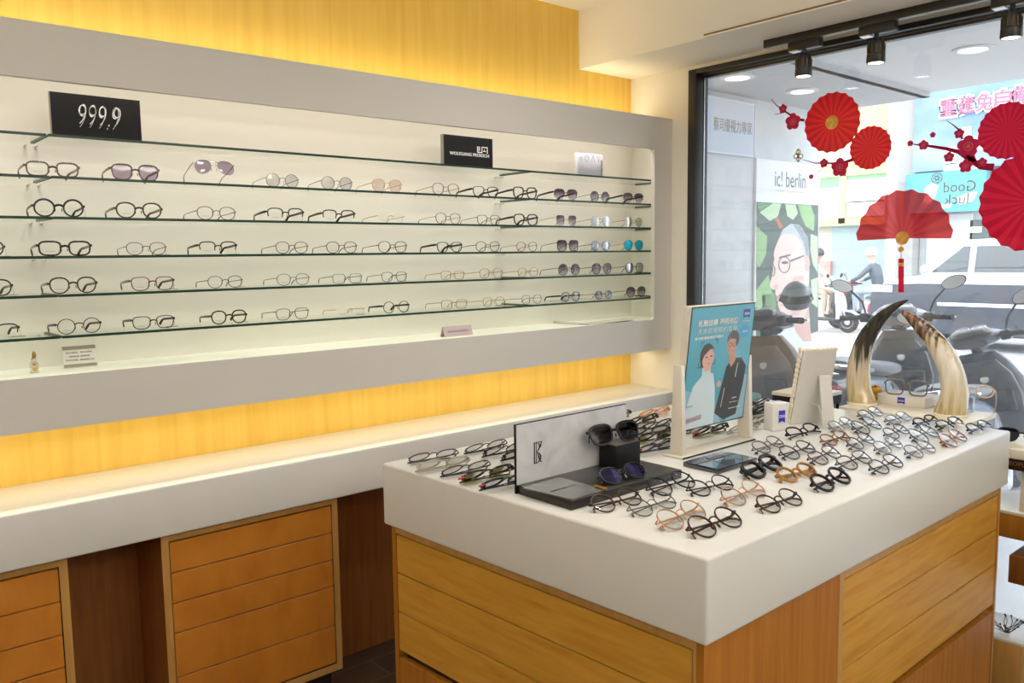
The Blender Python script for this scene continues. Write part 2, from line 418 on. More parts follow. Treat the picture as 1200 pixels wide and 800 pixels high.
wpart(mb, 'carcass', [M['maple_v'], M['maple_edge'], M['gap']], isl, smooth=False)
for f, a0, a1, zs in ((fl, al0, al1, zl), (fr, ar0, ar1, zrs)):
    for za, zb in zip(zs, zs[1:]):
        mb = MB(); f.box(mb, a0+.003, a1-.003, -.02, -.001, zb+.002, za-.002); wpart(mb, 'drawer', M['maple_h'], isl, bevel=.0008, seg=1)
    mb = MB(); f.box(mb, a0+.003, a1-.003, -.02, -.001, .103, zs[-1]-.022); wpart(mb, 'door', M['maple_v'], isl, bevel=.0008, seg=1)
print('island drawers', [round(z, 3) for z in zl], [round(z, 3) for z in zrs], 'cab', [round(z, 3) for z in zc2], zbot, x0, x1, xa, sx1, sx2)

# ------------------------------------------------------------------ eyeglasses
def acet(name, c, rough=.28): return mat(name, c, rough, spec=.3)
def metal(name, c, rough=.3): return mat(name, c, rough, 1)
FM = {
 'black': acet('black_acetate', C(.010, .009, .009)), 'tort': noise_mat('tortoiseshell_acetate', [(.35, C(.018, .008, .005)), (.6, C(.07, .025, .010)), (.75, C(.20, .075, .022))], (60, 60, 60), 1.2, 3, .22, coat=.3),
 'dtort': noise_mat('dark_tortoiseshell', [(.4, C(.012, .007, .005)), (.75, C(.075, .032, .014))], (60, 60, 60), 1.2, 3, .22, coat=.3),
 'ltort': noise_mat('honey_tortoiseshell', [(.35, C(.05, .018, .006)), (.55, C(.30, .11, .02)), (.75, C(.50, .22, .05))], (70, 70, 70), 1.2, 3, .22, coat=.3),
 'honey': acet('honey_brown_acetate', C(.36, .17, .035)), 'brown': acet('brown_acetate', C(.055, .022, .010)), 'redbrown': acet('red_brown_acetate', C(.14, .025, .010)),
 'gold': metal('gold_wire', C(.48, .30, .07)), 'rose': metal('rose_gold_wire', C(.72, .42, .24)), 'silver': metal('silver_wire', C(.20, .195, .19)),
 'gun': metal('gunmetal_wire', C(.10, .10, .105)), 'bwire': mat('black_wire', C(.014, .013, .013), .35), 'plum': mat('plum_brown_wire', C(.05, .016, .018), .35),
 'navy': acet('navy_acetate', C(.012, .018, .05)), 'orange': acet('clear_orange_acetate', C(.72, .30, .10)), 'clear': acet('smoky_clear_acetate', C(.42, .38, .30)),
 'pink': acet('pale_pink_acetate', C(.62, .42, .30)), 'grey': metal('grey_wire', C(.25, .25, .24)),
}
purp = (C(.62, .56, .63), C(.10, .07, .12))
LM = {'clear': M['lens'], 'mauve': glassy('mauve_lens', C(.46, .37, .50), .04), 'purple': glassy('purple_grey_gradient_lens', C(1, 1, 1), .015, grad=purp),
 'dark': glassy('dark_grey_lens', C(.035, .036, .04), .0, k=.4), 'olive': glassy('olive_lens', C(.46, .50, .10), .02), 'blue': glassy('blue_violet_lens', C(.10, .10, .28), .22, gcol=C(.35, .35, .95)),
 'msilver': glassy('silver_mirror_lens', C(.30, .33, .38), .55, .12), 'mgold': glassy('pale_gold_mirror_lens', C(.42, .42, .30), .45, .12), 'mblue': glassy('pale_blue_mirror_lens', C(.30, .40, .58), .40, .1),
 'cyan': glassy('cyan_mirror_lens', C(.02, .50, .80), .40, .3, gcol=C(.05, .70, .95)), 'pinkl': glassy('pale_pink_lens', C(.80, .68, .64), .04), 'greyl': glassy('pale_grey_lens', C(.70, .69, .72), .05), 'bluegrad': glassy('blue_grey_gradient_lens', C(1, 1, 1), .08, grad=(C(.62, .62, .70), C(.10, .10, .20)))}
M['print'] = mat('demo_print', C(.36, .36, .36), .6)
M['tagstring'] = mat('tag_string', C(.10, .10, .09), .7)
M['tagcard'] = mat('grey_price_tag', C(.23, .21, .17), .6)
M['pad'] = mat('clear_silicone', C(.55, .52, .46), .2)

def outline(shape, a, b, s, n=40):
    pts = []
    for i in range(n):
        t = 2*PI*i/n; c, q = math.cos(t), math.sin(t)
        e = {'round': 2.0, 'panto': 2.3, 'rect': 3.6, 'well': 3.0, 'avi': 2.3, 'hex': 2.6, 'cat': 2.7, 'square': 4.4}[shape]
        x = a*math.copysign(abs(c)**(2/e), c); z = b*math.copysign(abs(q)**(2/e), q)
        if shape == 'panto': x *= 1+.10*z/b
        if shape == 'well': x *= 1+.13*z/b
        if shape == 'rect': x *= 1+.05*z/b
        if shape == 'square': x *= 1+.06*z/b
        if shape == 'cat': x *= 1+.10*z/b; z += .10*b*(x*s/a)*(1 if z > 0 else .3)
        if shape == 'avi':
            x = x*(1+.12*z/b) - s*(z/b-1)*-.10*a*-1; z += -.05*b*(x*s/a)
        if shape == 'hex':
            k = 1/max(abs(math.cos(((t) % (PI/3))-PI/6)), .5); x, z = a*c*(.35*k*.9+.66), b*q*(.35*k*.9+.66)
        pts.append((x, z))
    return pts
GEO = {}
def frame_geo(shape, a, b, dbl, t, dep, fm, tm, lm, rim='full', tthick=None, folded=False, tdrop=None, tag_=None, pads=None, tips=None, brow=0):
    """meshes of one pair of glasses; origin under the bridge where the rims touch down, front towards -Y"""
    key = repr((shape, a, b, dbl, t, dep, fm, tm, lm, rim, tthick, folded, tag_, brow, tips))
    if key in GEO: return GEO[key]
    parts = []
    cz = b+t; cx = dbl/2+a+t; n = 40
    mb = MB()
    wire = t < .0022
    hz = cz + (.30 if shape in ('round', 'panto', 'hex') else .52)*b
    ends = []
    for s in (-1, 1):
        ol = outline(shape, a, b, s, n)
        o2 = []
        for i in range(n):
            p0, p1 = ol[i-1], ol[(i+1) % n]; tx, tz = p1[0]-p0[0], p1[1]-p0[1]; L = math.hypot(tx, tz) or 1
            th = t*(1+brow*max(0, ol[i][1]/b)) if not wire else t
            o2.append((ol[i][0]+tz/L*th, ol[i][1]-tx/L*th))
        wrap = lambda x: .035*abs(x)*abs(x)*8      # slight face curve
        if rim != 'less':
            if rim == 'half': ids = [i for i in range(n+1) if True]
            ringv = []
            for i in range(n):
                for (q, y) in ((ol[i], -dep/2), (o2[i], -dep/2), (o2[i], dep/2), (ol[i], dep/2)):
                    xx = s*cx+q[0]; ringv.append(V((xx, y+wrap(xx), cz+q[1])))
            o = len(mb.v); mb.v += ringv
            for i in range(n):
                j = (i+1) % n
                if rim == 'half' and (ol[i][1] < -.05*b and ol[j][1] < -.05*b): continue
                for k in range(4):
                    k2 = (k+1) % 4; mb.face((o+4*i+k, o+4*j+k, o+4*j+k2, o+4*i+k2))
        xo = s*(cx + max(p[0]*s for p in o2)); ends.append(xo)
        lmb = MB(); lv = [V((s*cx, -.0012, cz))]
        for q in ol: xx = s*cx+q[0]; lv.append(V((xx, wrap(xx), cz+q[1])))
        lmb.add(lv, [(0, 1+i, 1+(i+1) % n) for i in range(n)])
        lmat = [LM[lm], M['print']]
        if lm == 'clear' and s == -1:
            lmb.mat(1)
            for k in range(7):
                x0 = -cx-.011+k*.0032; lmb.add([(x0, -.0022, cz-.55*b), (x0+.0024, -.0022, cz-.55*b), (x0+.0024, -.0022, cz-.55*b+.0016), (x0, -.0022, cz-.55*b+.0016)], [(0, 1, 2, 3)])
        parts.append(('lens', lmb.mesh('lens', lmat), None))
    # bridge
    bx = dbl/2+.0015; bzh = cz+.32*b
    bl = [(-bx-.0015, .001, bzh-.003), (-bx*.55, -.0015, bzh+.0012), (0, -.002, bzh+.0022), (bx*.55, -.0015, bzh+.0012), (bx+.0015, .001, bzh-.003)]
    mb.tube(bl, max(t*.62, .0009), 8, flat=(1, 1) if wire else (1.0, 1.25))
    if wire and shape == 'avi': mb.tube([(p[0]*1.3, p[1], p[2]+.009) for p in bl], .0009, 6)
    # end pieces
    for s, xo in zip((-1, 1), ends):
        W_ = xo+s*.0035
        if wire: mb.tube([(xo-s*.0012, wrap(xo), hz), (W_-s*.001, wrap(xo)-.0006, hz+.0005), (W_, wrap(xo)+.004, hz+.0005)], .0013, 6)
        else: mb.box((min(xo-s*.003, W_), wrap(xo)-dep/2, hz-t*.85), (max(xo-s*.003, W_), wrap(xo)+.006, hz+t*.75))
    parts.insert(0, ('frame_front', mb.mesh('frame_front', FM[fm]), None))
    # nose pads
    for s in (-1, 1):
        pm = MB(); px = s*(dbl/2-.0012)
        pm.ball((px, .0075, cz-.22*b), (.0014, .0024, .0052), 8, 6)
        if wire: pm.tube([(s*(dbl/2+.001), .001, cz+.05*b), (px+s*.001, .007, cz+.02*b), (px+s*.0006, .0075, cz-.2*b)], .0006, 5)
        parts.append(('nose_pad', pm.mesh('nose_pad', M['pad'] if wire else FM[fm]), None))
    # temples
    tw = tthick or (.0011 if wire else .0024)
    fl = (1, 1) if wire else (.75, 1.5)
    for s, xo in zip((-1, 1), ends):
        W_ = xo+s*.0028; yb = wrap(xo)+.004
        if not folded:
            zt = tw*1.5
            dz = hz-zt
            ln = .100
            zm = zt+dz*.70
            pts = [(W_, yb, hz), (W_+s*.001, yb+.03, hz-.003*0-(hz-zm)*.25), (W_, yb+.07, hz-(hz-zm)*.7), (W_-s*.003, yb+ln, zm), (W_-s*.005, yb+ln+.009, zm*.80), (W_-s*.008, yb+ln+.017, zm*.42), (W_-s*.010, yb+ln+.022, zt)]
            rr = [tw*1.15, tw*1.1, tw, tw, tw*1.25, tw*1.4, tw*1.3]
        else:
            yy = yb+.0035+(.004 if s > 0 else 0); hz2 = hz+(.0 if s > 0 else 0)
            e = -W_; zt = .0125
            pts = [(W_, yb, hz), (W_+s*.0005, yb+.002, hz), (W_-s*.003, yy, hz), (W_-s*.04, yy+.001, hz-.001), (W_*.25*-1, yy+.0015, hz-.003), (e*.80, yy+.002, hz-.005), (e*.93, yb+.003, hz-.011), (e*1.0, yb+.001, zt)]
            rr = [tw*1.15]*3+[tw*1.05, tw, tw*1.1, tw*1.3, tw*1.2]
        tmats = [FM[tm], FM[tips or tm]]
        k = len(pts)-(3 if not folded else 3)
        tmb = MB(); tmb.tube(pts[:k+1], rr[:k+1], 8, flat=fl)
        tmb.mat(1); tmb.tube(pts[k:], rr[k:], 8, flat=fl)
        parts.append(('temple', tmb.mesh('temple', tmats), None))
    if tag_:
        tmb = MB(); x0 = ends[1]-.002
        if folded: tmb.mat(1).box((x0-.001, .002, hz-.004), (x0+.014, .0045, hz+.003)).mat(0)
        else: tmb.tube([(x0, .012, hz-.002), (x0+.007, .02, hz*.8), (x0+.012, .028, hz*.35), (x0+.010, .034, .0016)], .0004, 4)
        if not folded: tmb.mat(1).box((x0-.012, .030, .0004), (x0+.024, .048, .0014))
        parts.append(('price_tag', tmb.mesh('price_tag', [M['tagstring'], M['red'] if tag_ == 'red' else M['tagcard']]), None))
    GEO[key] = (parts, abs(ends[0])+abs(ends[1])+.007)
    return GEO[key]
def put_glasses(geo, label, loc, rotm, scale=1, group=None, cat='eyeglasses', name=None):
    parts, _ = geo
    t = thing(name or ('sunglasses' if cat == 'sunglasses' else 'eyeglasses'), label, cat, loc, rotm.to_euler(), group); t.scale = (scale,)*3
    for nm, me, _x in parts: link(nm, me, t)
    return t
# style -> (words, geometry arguments)
ST = {
 'thick_rect': ('dark tortoiseshell rectangular eyeglasses', dict(shape='rect', a=.0245, b=.0165, dbl=.018, t=.0040, dep=.0045, fm='dtort', tm='dtort', lm='clear', brow=.25)),
 'tort_rect': ('brown tortoiseshell rectangular eyeglasses', dict(shape='rect', a=.0245, b=.0165, dbl=.018, t=.0036, dep=.0042, fm='tort', tm='tort', lm='clear', brow=.25)),
 'round_thick': ('thick black round eyeglasses', dict(shape='round', a=.0235, b=.0215, dbl=.020, t=.0042, dep=.0046, fm='black', tm='black', lm='clear', brow=.35)),
 'panto': ('dark panto-shaped eyeglasses', dict(shape='panto', a=.0235, b=.0195, dbl=.019, t=.0036, dep=.0042, fm='dtort', tm='dtort', lm='clear', brow=.3)),
 'panto_brown': ('brown round-lensed eyeglasses', dict(shape='panto', a=.0230, b=.0205, dbl=.020, t=.0034, dep=.0040, fm='tort', tm='tort', lm='clear', brow=.25)),
 'red_rect': ('red-brown soft square eyeglasses', dict(shape='well', a=.0240, b=.0190, dbl=.019, t=.0024, dep=.003, fm='redbrown', tm='tort', lm='clear')),
 'black_rect': ('slim black rectangular eyeglasses', dict(shape='well', a=.0240, b=.0180, dbl=.018, t=.0024, dep=.003, fm='black', tm='black', lm='clear')),
 'black_well': ('black square-lensed eyeglasses with thick temples', dict(shape='well', a=.0240, b=.0200, dbl=.019, t=.0032, dep=.004, fm='black', tm='black', lm='clear', brow=.3)),
 'half_black': ('black browline eyeglasses with wire lower rims', dict(shape='well', a=.0235, b=.0185, dbl=.019, t=.0026, dep=.003, fm='black', tm='black', lm='clear', rim='half', brow=.4)),
 'wire_black': ('thin black wire eyeglasses', dict(shape='panto', a=.0235, b=.0190, dbl=.020, t=.0019, dep=.0022, fm='bwire', tm='bwire', lm='clear')),
 'wire_brown': ('thin brown wire panto eyeglasses', dict(shape='panto', a=.0235, b=.0185, dbl=.020, t=.0019, dep=.0022, fm='plum', tm='gun', lm='clear', tips='dtort')),
 'wire_gun': ('gunmetal wire eyeglasses', dict(shape='well', a=.0240, b=.0185, dbl=.019, t=.0019, dep=.0022, fm='gun', tm='gun', lm='clear', tips='black')),
 'wire_silver': ('fine silver wire eyeglasses', dict(shape='panto', a=.0235, b=.0190, dbl=.020, t=.0019, dep=.0021, fm='silver', tm='silver', lm='clear', tips='black')),
 'rect_silver': ('fine silver rectangular eyeglasses', dict(shape='rect', a=.0240, b=.0165, dbl=.019, t=.0019, dep=.0021, fm='silver', tm='gun', lm='clear', tips='black')),
 'wire_gold': ('fine gold wire eyeglasses', dict(shape='panto', a=.0235, b=.0190, dbl=.020, t=.0019, dep=.0021, fm='gold', tm='gold', lm='clear')),
 'rect_gold': ('fine gold rectangular eyeglasses', dict(shape='rect', a=.0240, b=.0170, dbl=.019, t=.0019, dep=.0021, fm='gold', tm='gold', lm='clear')),
 'rimless_gold': ('rimless eyeglasses with gold temples', dict(shape='panto', a=.0240, b=.0190, dbl=.020, t=.0019, dep=.0021, fm='gold', tm='gold', lm='clear', rim='less')),
 'gold_tort': ('gold and tortoiseshell round eyeglasses', dict(shape='panto', a=.0240, b=.0200, dbl=.020, t=.0018, dep=.0022, fm='ltort', tm='gold', lm='clear', tips='dtort')),
 'round_black': ('slim black round eyeglasses', dict(shape='round', a=.0230, b=.0215, dbl=.021, t=.0022, dep=.0026, fm='black', tm='black', lm='clear')),
 'round_silver_tint': ('fine silver round glasses with pale grey lenses', dict(shape='round', a=.0240, b=.0220, dbl=.020, t=.0019, dep=.0021, fm='silver', tm='silver', lm='greyl')),
 'round_rose_tint': ('fine rose-gold round glasses with pale pink lenses', dict(shape='panto', a=.0245, b=.0220, dbl=.020, t=.0019, dep=.0021, fm='rose', tm='rose', lm='pinkl')),
 'sun_mauve': ('dark square sunglasses with mauve lenses', dict(shape='well', a=.0255, b=.0205, dbl=.018, t=.0034, dep=.0042, fm='dtort', tm='dtort', lm='mauve', brow=.4)),
 'sun_avi': ('silver aviator sunglasses with mauve lenses', dict(shape='avi', a=.0255, b=.0225, dbl=.019, t=.0011, dep=.0015, fm='silver', tm='gun', lm='mauve')),
 'sun_half': ('brow-bar sunglasses with purple gradient lenses', dict(shape='well', a=.0260, b=.0220, dbl=.019, t=.0022, dep=.003, fm='brown', tm='black', lm='purple', rim='half', brow=.5)),
 'sun_round': ('round sunglasses with purple gradient lenses', dict(shape='round', a=.0255, b=.0235, dbl=.020, t=.0019, dep=.0022, fm='gun', tm='bwire', lm='purple')),
 'sun_panto': ('soft square sunglasses with purple gradient lenses', dict(shape='panto', a=.0260, b=.0235, dbl=.019, t=.0019, dep=.0022, fm='plum', tm='bwire', lm='purple')),
 'sun_less': ('rimless square sunglasses with purple gradient lenses', dict(shape='square', a=.0245, b=.0225, dbl=.022, t=.0019, dep=.0021, fm='rose', tm='gold', lm='purple', rim='less')),
 'sun_sq': ('large square black sunglasses with gradient lenses', dict(shape='square', a=.0260, b=.0235, dbl=.019, t=.0020, dep=.003, fm='black', tm='black', lm='purple')),
 'sun_silver': ('rimless sunglasses with silver mirror lenses', dict(shape='panto', a=.0245, b=.0225, dbl=.020, t=.0019, dep=.0021, fm='silver', tm='gold', lm='msilver', rim='less')),
 'sun_gold': ('rimless sunglasses with pale gold mirror lenses', dict(shape='panto', a=.0245, b=.0225, dbl=.020, t=.0019, dep=.0021, fm='gold', tm='gold', lm='mgold', rim='less')),
 'sun_blue': ('sunglasses with pale blue mirror lenses', dict(shape='panto', a=.0245, b=.0215, dbl=.020, t=.0019, dep=.0021, fm='gun', tm='bwire', lm='mblue')),
 'sun_cyan': ('sunglasses with bright cyan mirror lenses', dict(shape='panto', a=.0250, b=.0220, dbl=.020, t=.0019, dep=.0021, fm='gun', tm='gold', lm='cyan')),
 'sun_black_mirror': ('black-rimmed sunglasses with silver mirror lenses', dict(shape='panto', a=.0245, b=.0225, dbl=.019, t=.0018, dep=.0024, fm='bwire', tm='bwire', lm='msilver')),
 'club': ('black browline eyeglasses with tinted lenses', dict(shape='panto', a=.0250, b=.0215, dbl=.019, t=.0024, dep=.003, fm='black', tm='black', lm='greyl', brow=.3)),
 'sun_bluegrad': ('round sunglasses with blue-grey gradient lenses', dict(shape='round', a=.0245, b=.0210, dbl=.020, t=.0019, dep=.0022, fm='gun', tm='bwire', lm='bluegrad')),
 # island only
 'i_brown_round': ('dark brown round eyeglasses', dict(shape='round', a=.0245, b=.0230, dbl=.020, t=.0022, dep=.0026, fm='brown', tm='brown', lm='clear')),
 'i_black_round': ('black round wire eyeglasses', dict(shape='round', a=.0245, b=.0225, dbl=.020, t=.0020, dep=.0024, fm='black', tm='black', lm='clear')),
 'i_gold_round': ('gold wire round eyeglasses', dict(shape='round', a=.0245, b=.0220, dbl=.020, t=.0016, dep=.0020, fm='rose', tm='rose', lm='clear')),
 'i_silver_round': ('silver wire round eyeglasses', dict(shape='round', a=.0250, b=.0230, dbl=.020, t=.0015, dep=.0019, fm='silver', tm='grey', lm='clear')),
 'i_wayfarer': ('thick black square eyeglasses', dict(shape='well', a=.0235, b=.0185, dbl=.019, t=.0050, dep=.0058, fm='black', tm='black', lm='clear', brow=.3)),
 'i_honey': ('honey-brown round eyeglasses', dict(shape='round', a=.0215, b=.0195, dbl=.021, t=.0040, dep=.0046, fm='honey', tm='honey', lm='clear')),
 'i_thick_round': ('thick black round eyeglasses', dict(shape='round', a=.0225, b=.0200, dbl=.020, t=.0036, dep=.0044, fm='black', tm='black', lm='clear')),
 'i_plum': ('plum-brown wire eyeglasses', dict(shape='well', a=.0240, b=.0190, dbl=.020, t=.0018, dep=.0022, fm='plum', tm='plum', lm='clear', tips='black')),
 'i_hex': ('black wire angular eyeglasses', dict(shape='hex', a=.0255, b=.0215, dbl=.020, t=.0018, dep=.0022, fm='bwire', tm='bwire', lm='clear')),
 'i_half': ('black browline eyeglasses', dict(shape='panto', a=.0240, b=.0200, dbl=.020, t=.0026, dep=.003, fm='black', tm='black', lm='clear', rim='half', brow=.3)),
 'i_tort': ('amber tortoiseshell round eyeglasses', dict(shape='panto', a=.0235, b=.0200, dbl=.020, t=.0024, dep=.003, fm='ltort', tm='redbrown', lm='clear')),
 'i_bigblack': ('large black round wire eyeglasses', dict(shape='round', a=.0255, b=.0235, dbl=.020, t=.0019, dep=.0022, fm='bwire', tm='bwire', lm='clear')),
 'i_olive': ('dark eyeglasses with olive lenses', dict(shape='panto', a=.0245, b=.0195, dbl=.019, t=.0032, dep=.004, fm='dtort', tm='dtort', lm='olive')),
 'i_navy': ('dark navy eyeglasses', dict(shape='well', a=.0245, b=.0195, dbl=.019, t=.0032, dep=.004, fm='navy', tm='navy', lm='clear')),
 'i_clear': ('smoky clear acetate eyeglasses', dict(shape='panto', a=.0245, b=.0195, dbl=.019, t=.0030, dep=.004, fm='clear', tm='clear', lm='clear')),
 'i_orange': ('clear orange eyeglasses', dict(shape='panto', a=.0245, b=.0200, dbl=.019, t=.0026, dep=.0036, fm='orange', tm='orange', lm='clear')),
 'i_dtort': ('dark tortoiseshell eyeglasses', dict(shape='panto', a=.0240, b=.0195, dbl=.019, t=.0034, dep=.0042, fm='dtort', tm='dtort', lm='clear')),
}
def geo_of(st, **k):
    d = dict(ST[st][1]); d.update(k); return frame_geo(**d)

# --- on the wall shelves: left and right ends of each front in the photo, counted from the picture's left
ROWS = [
 (1, [('tort_rect', 33, 98), ('sun_mauve', 133, 190.6), ('sun_avi', 231, 279), ('round_silver_tint', 313, 353), ('round_silver_tint', 378, 415), ('round_rose_tint', 437, 473), ('gold_tort', 507, 540), ('black_rect', 555, 585), ('black_well', 601, 631), ('sun_half', 650, 677), ('sun_round', 692, 715), ('sun_half', 731, 754)]),
 (2, [('round_thick', 39, 100.6), ('panto', 135, 192), ('wire_brown', 229, 279), ('half_black', 313, 357), ('half_black', 378, 417), ('rimless_gold', 442, 475), ('gold_tort', 510, 541), ('wire_gun', 559, 587), ('black_well', 602, 631), ('sun_less', 651, 677), ('sun_silver', 692, 716), ('sun_gold', 731, 755)]),
 (3, [('panto', -60, 4), ('thick_rect', 41, 106), ('wire_brown', 145, 194), ('half_black', 231, 277), ('wire_black', 321, 361), ('wire_black', 381, 418), ('wire_black', 442, 477), ('black_rect', 511, 542), ('wire_black', 557, 586), ('gold_tort', 605, 630), ('sun_sq', 653, 678), ('sun_blue', 693, 715), ('sun_cyan', 731, 755)]),
 (4, [('panto_brown', -55, 10), ('panto_brown', 51, 110), ('red_rect', 148, 201), ('wire_black', 239, 282), ('wire_silver', 321, 361), ('rect_silver', 387, 423), ('wire_gun', 445, 476), ('rect_gold', 515, 544), ('wire_gold', 561, 589), ('wire_gold', 606, 631), ('sun_round', 653, 681), ('sun_panto', 693, 718), ('sun_black_mirror', 733, 755)]),
 (5, [('half_black', -50, 14), ('round_black', 57, 112), ('black_rect', 147, 199), ('panto_brown', 241, 285), ('wire_gun', 318, 359), ('rimless_gold', 390, 425), ('round_black', 446, 478), ('rect_gold', 515, 546), ('wire_gold', 564, 591), ('wire_silver', 610, 635), ('club', 657, 680), ('sun_bluegrad', 697, 718), ('sun_panto', 734, 758)]),
]
NUM = ['first', 'second', 'third', 'fourth', 'fifth', 'sixth', 'seventh', 'eighth', 'ninth', 'tenth', 'eleventh', 'twelfth', 'thirteenth']
SHN = {1: 'second shelf down', 2: 'third shelf down', 3: 'fourth shelf down', 4: 'fifth shelf down', 5: 'lowest shelf'}
for row, items in ROWS:
    z = SHZ[row]
    for k, (st, xa_, xb_) in enumerate(items):
        ym = 260
        A = at(xa_, ym, 1, -.212); B = at(xb_, ym, 1, -.212)
        sun = st.startswith('sun'); tg = None
        if not sun and row > 1 and k < 9 and k % 3 != 1: tg = 'grey'
        if row == 1 and k in (4, 5): tg = 'red'
        g = geo_of(st, tag_=tg)
        w_ = B.x-A.x; sc = max(.93, min(1.06, w_/g[1]))
        n = len(items)-k
        lab = f"{ST[st][0]}, {SHN[row]}, {NUM[n-1]} from window end"
        cx_ = (A.x+B.x)/2
        if st == 'sun_avi':
            put_glasses(g, lab, (cx_, -.212, z+.0325), Euler((math.radians(-14), 0, 0)).to_matrix(), 1.0, 'glasses on the wall shelves', 'sunglasses')
            continue
        yw = random.uniform(-2, 2)
        put_glasses(g, lab, (cx_, -.210, z+.0002), Euler((0, 0, math.radians(yw))).to_matrix(), sc, 'glasses on the wall shelves', 'sunglasses' if sun else 'eyeglasses')

# --- folded on the island: photo points of the two ends of each front
def island_pair(st, label, a, b, lean=20, away=False, lift=0, cat='eyeglasses', tag_=None, h=.026, sc=None, centres=False):
    g = geo_of(st, folded=True, tag_=tag_, **({} if st in ('i_wayfarer', 'i_honey') else {'tthick': .0015}))
    if centres: h = .0150
    A = at(a[0], a[1], 2, ZI+h+lift); B = at(b[0], b[1], 2, ZI+h+lift)
    if away: A, B = B, A
    d = B-A; yw = math.atan2(d.y, d.x)
    dd = ST[st][1]
    if centres: yw = max(-6, min(6, math.degrees(yw)))*PI/180
    s_ = sc or max(1.12, min(1.27 if centres else 1.20, d.length/(dd['dbl']+2*dd['a']+2*dd['t'] if centres else g[1])))
    R_ = Euler((0, 0, yw)).to_matrix() @ Euler((math.radians(-lean), 0, 0)).to_matrix()
    mid = (A+B)/2; hz = h
    off = R_ @ V((0, 0, 1)); base = V((mid.x, mid.y, 0)) - V((off.x, off.y, 0))*h*(off.z and 1)/max(off.z, .2)
    # lowest point of the tilted pair touches the top
    lo = min((R_ @ (v.co*s_)).z for _, me, _x in g[0] for v in me.vertices)
    return put_glasses(g, label, (base.x, base.y, ZI+lift-lo+.0003), R_, s_, 'folded glasses on the island', cat)
IS = [
 ('i_brown_round', 'dark brown round eyeglasses nearest the front corner of the island', (823.1, 617.8), (853.5, 606.9)),
 ('i_gold_round', 'gold wire round eyeglasses behind the dark brown pair at the island corner', (783.8, 610), (813.8, 596.9)),
 ('i_silver_round', 'silver wire round eyeglasses between the gold pair and the black display tray', (750.3, 593.9), (777.5, 585.6)),
 ('i_brown_round', 'brown round eyeglasses right against the front edge of the black display tray', (706.4, 589.4), (737.4, 582)),
 ('i_black_round', 'black wire eyeglasses by the right corner of the black display tray', (773.8, 571), (801, 562.5)),
 ('i_black_round', 'black round eyeglasses just in front of the dark glass tile', (819.4, 571.3), (845, 565)),
 ('i_gold_round', 'rose-gold round eyeglasses between the black and honey-brown pairs', (858.8, 582.5), (883.8, 572.5)),
 ('i_brown_round', 'thin dark round eyeglasses at the front edge beside the rose-gold pair', (900.6, 590), (925, 582.5)),
 ('i_wayfarer', 'thick black square eyeglasses touching the dark glass tile', (883, 552.5), (903.8, 543)),
 ('i_honey', 'honey-brown round acetate eyeglasses beside the thick black square pair', (922.5, 556), (942.5, 551)),
 ('i_thick_round', 'thick black round eyeglasses at the front edge beside the honey-brown pair', (962.8, 566.8), (984.3, 557.8)),
 ('wire_silver', 'fine silver wire eyeglasses at the end of the poster stand base', (890.5, 525), (908.5, 518)),
 ('i_hex', 'black wire angular eyeglasses just behind the honey-brown pair', (925, 530.5), (944, 524)),
 ('i_plum', 'plum-brown wire eyeglasses in the middle of the folded rows', (958, 536), (973, 529)),
 ('i_half', 'black browline eyeglasses in front of the small white logo block', (932, 508.5), (952, 503.5)),
 ('i_tort', 'amber tortoiseshell round eyeglasses in front of the grey easel card', (970.2, 515), (984.9, 510.5)),
 ('wire_silver', 'silver wire eyeglasses beside the foot of the grey easel card', (979.5, 500.5), (992, 494.5)),
 ('wire_gun', 'dark grey wire eyeglasses in the row one back from the front edge', (991, 542), (1009.6, 534.7)),
 ('wire_brown', 'brown wire panto eyeglasses right beside the amber tortoiseshell pair', (999.5, 520.6), (1015, 513.3)),
 ('wire_black', 'black wire eyeglasses at the front edge with lenses turned to the corner', (1028.7, 547.6), (1045.6, 540.3)),
 ('wire_silver', 'silver wire eyeglasses two back from the front edge, mid-island', (1032.7, 525), (1046.7, 518.4)),
 ('i_bigblack', 'large black round eyeglasses in the second row from the window', (1009, 501.5), (1023, 496)),
 ('wire_gun', 'gunmetal eyeglasses at the back by the foot of the dark horn', (1012.4, 486.3), (1026.5, 481)),
 ('rect_silver', 'silver rectangular eyeglasses in front of the white block with the display frame', (1044, 492), (1058, 487)),
 ('wire_black', 'thin black wire eyeglasses in the middle row toward the window', (1042.8, 507.7), (1054.6, 502.6)),
 ('wire_silver', 'very thin silver eyeglasses at the front edge nearest the window half', (1069, 529.6), (1085, 523)),
 ('i_bigblack', 'large black round wire eyeglasses in front of the pale horn', (1076.4, 511.6), (1090.5, 505)),
 ('half_black', 'black browline eyeglasses at the foot of the pale horn', (1078, 494.7), (1091, 490.8)),
 ('half_black', 'black half-rim eyeglasses beyond the pale horn, near the back edge', (1106.8, 498.7), (1121, 494)),
 ('i_tort', 'black and amber eyeglasses near the front edge at the window end', (1110, 516.7), (1123, 510)),
 ('i_half', 'black half-rim eyeglasses at the far window corner of the island', (1141, 502), (1153.5, 498)),
]
for st, lab, a, b in IS: island_pair(st, lab, a, b, 60, centres=True)
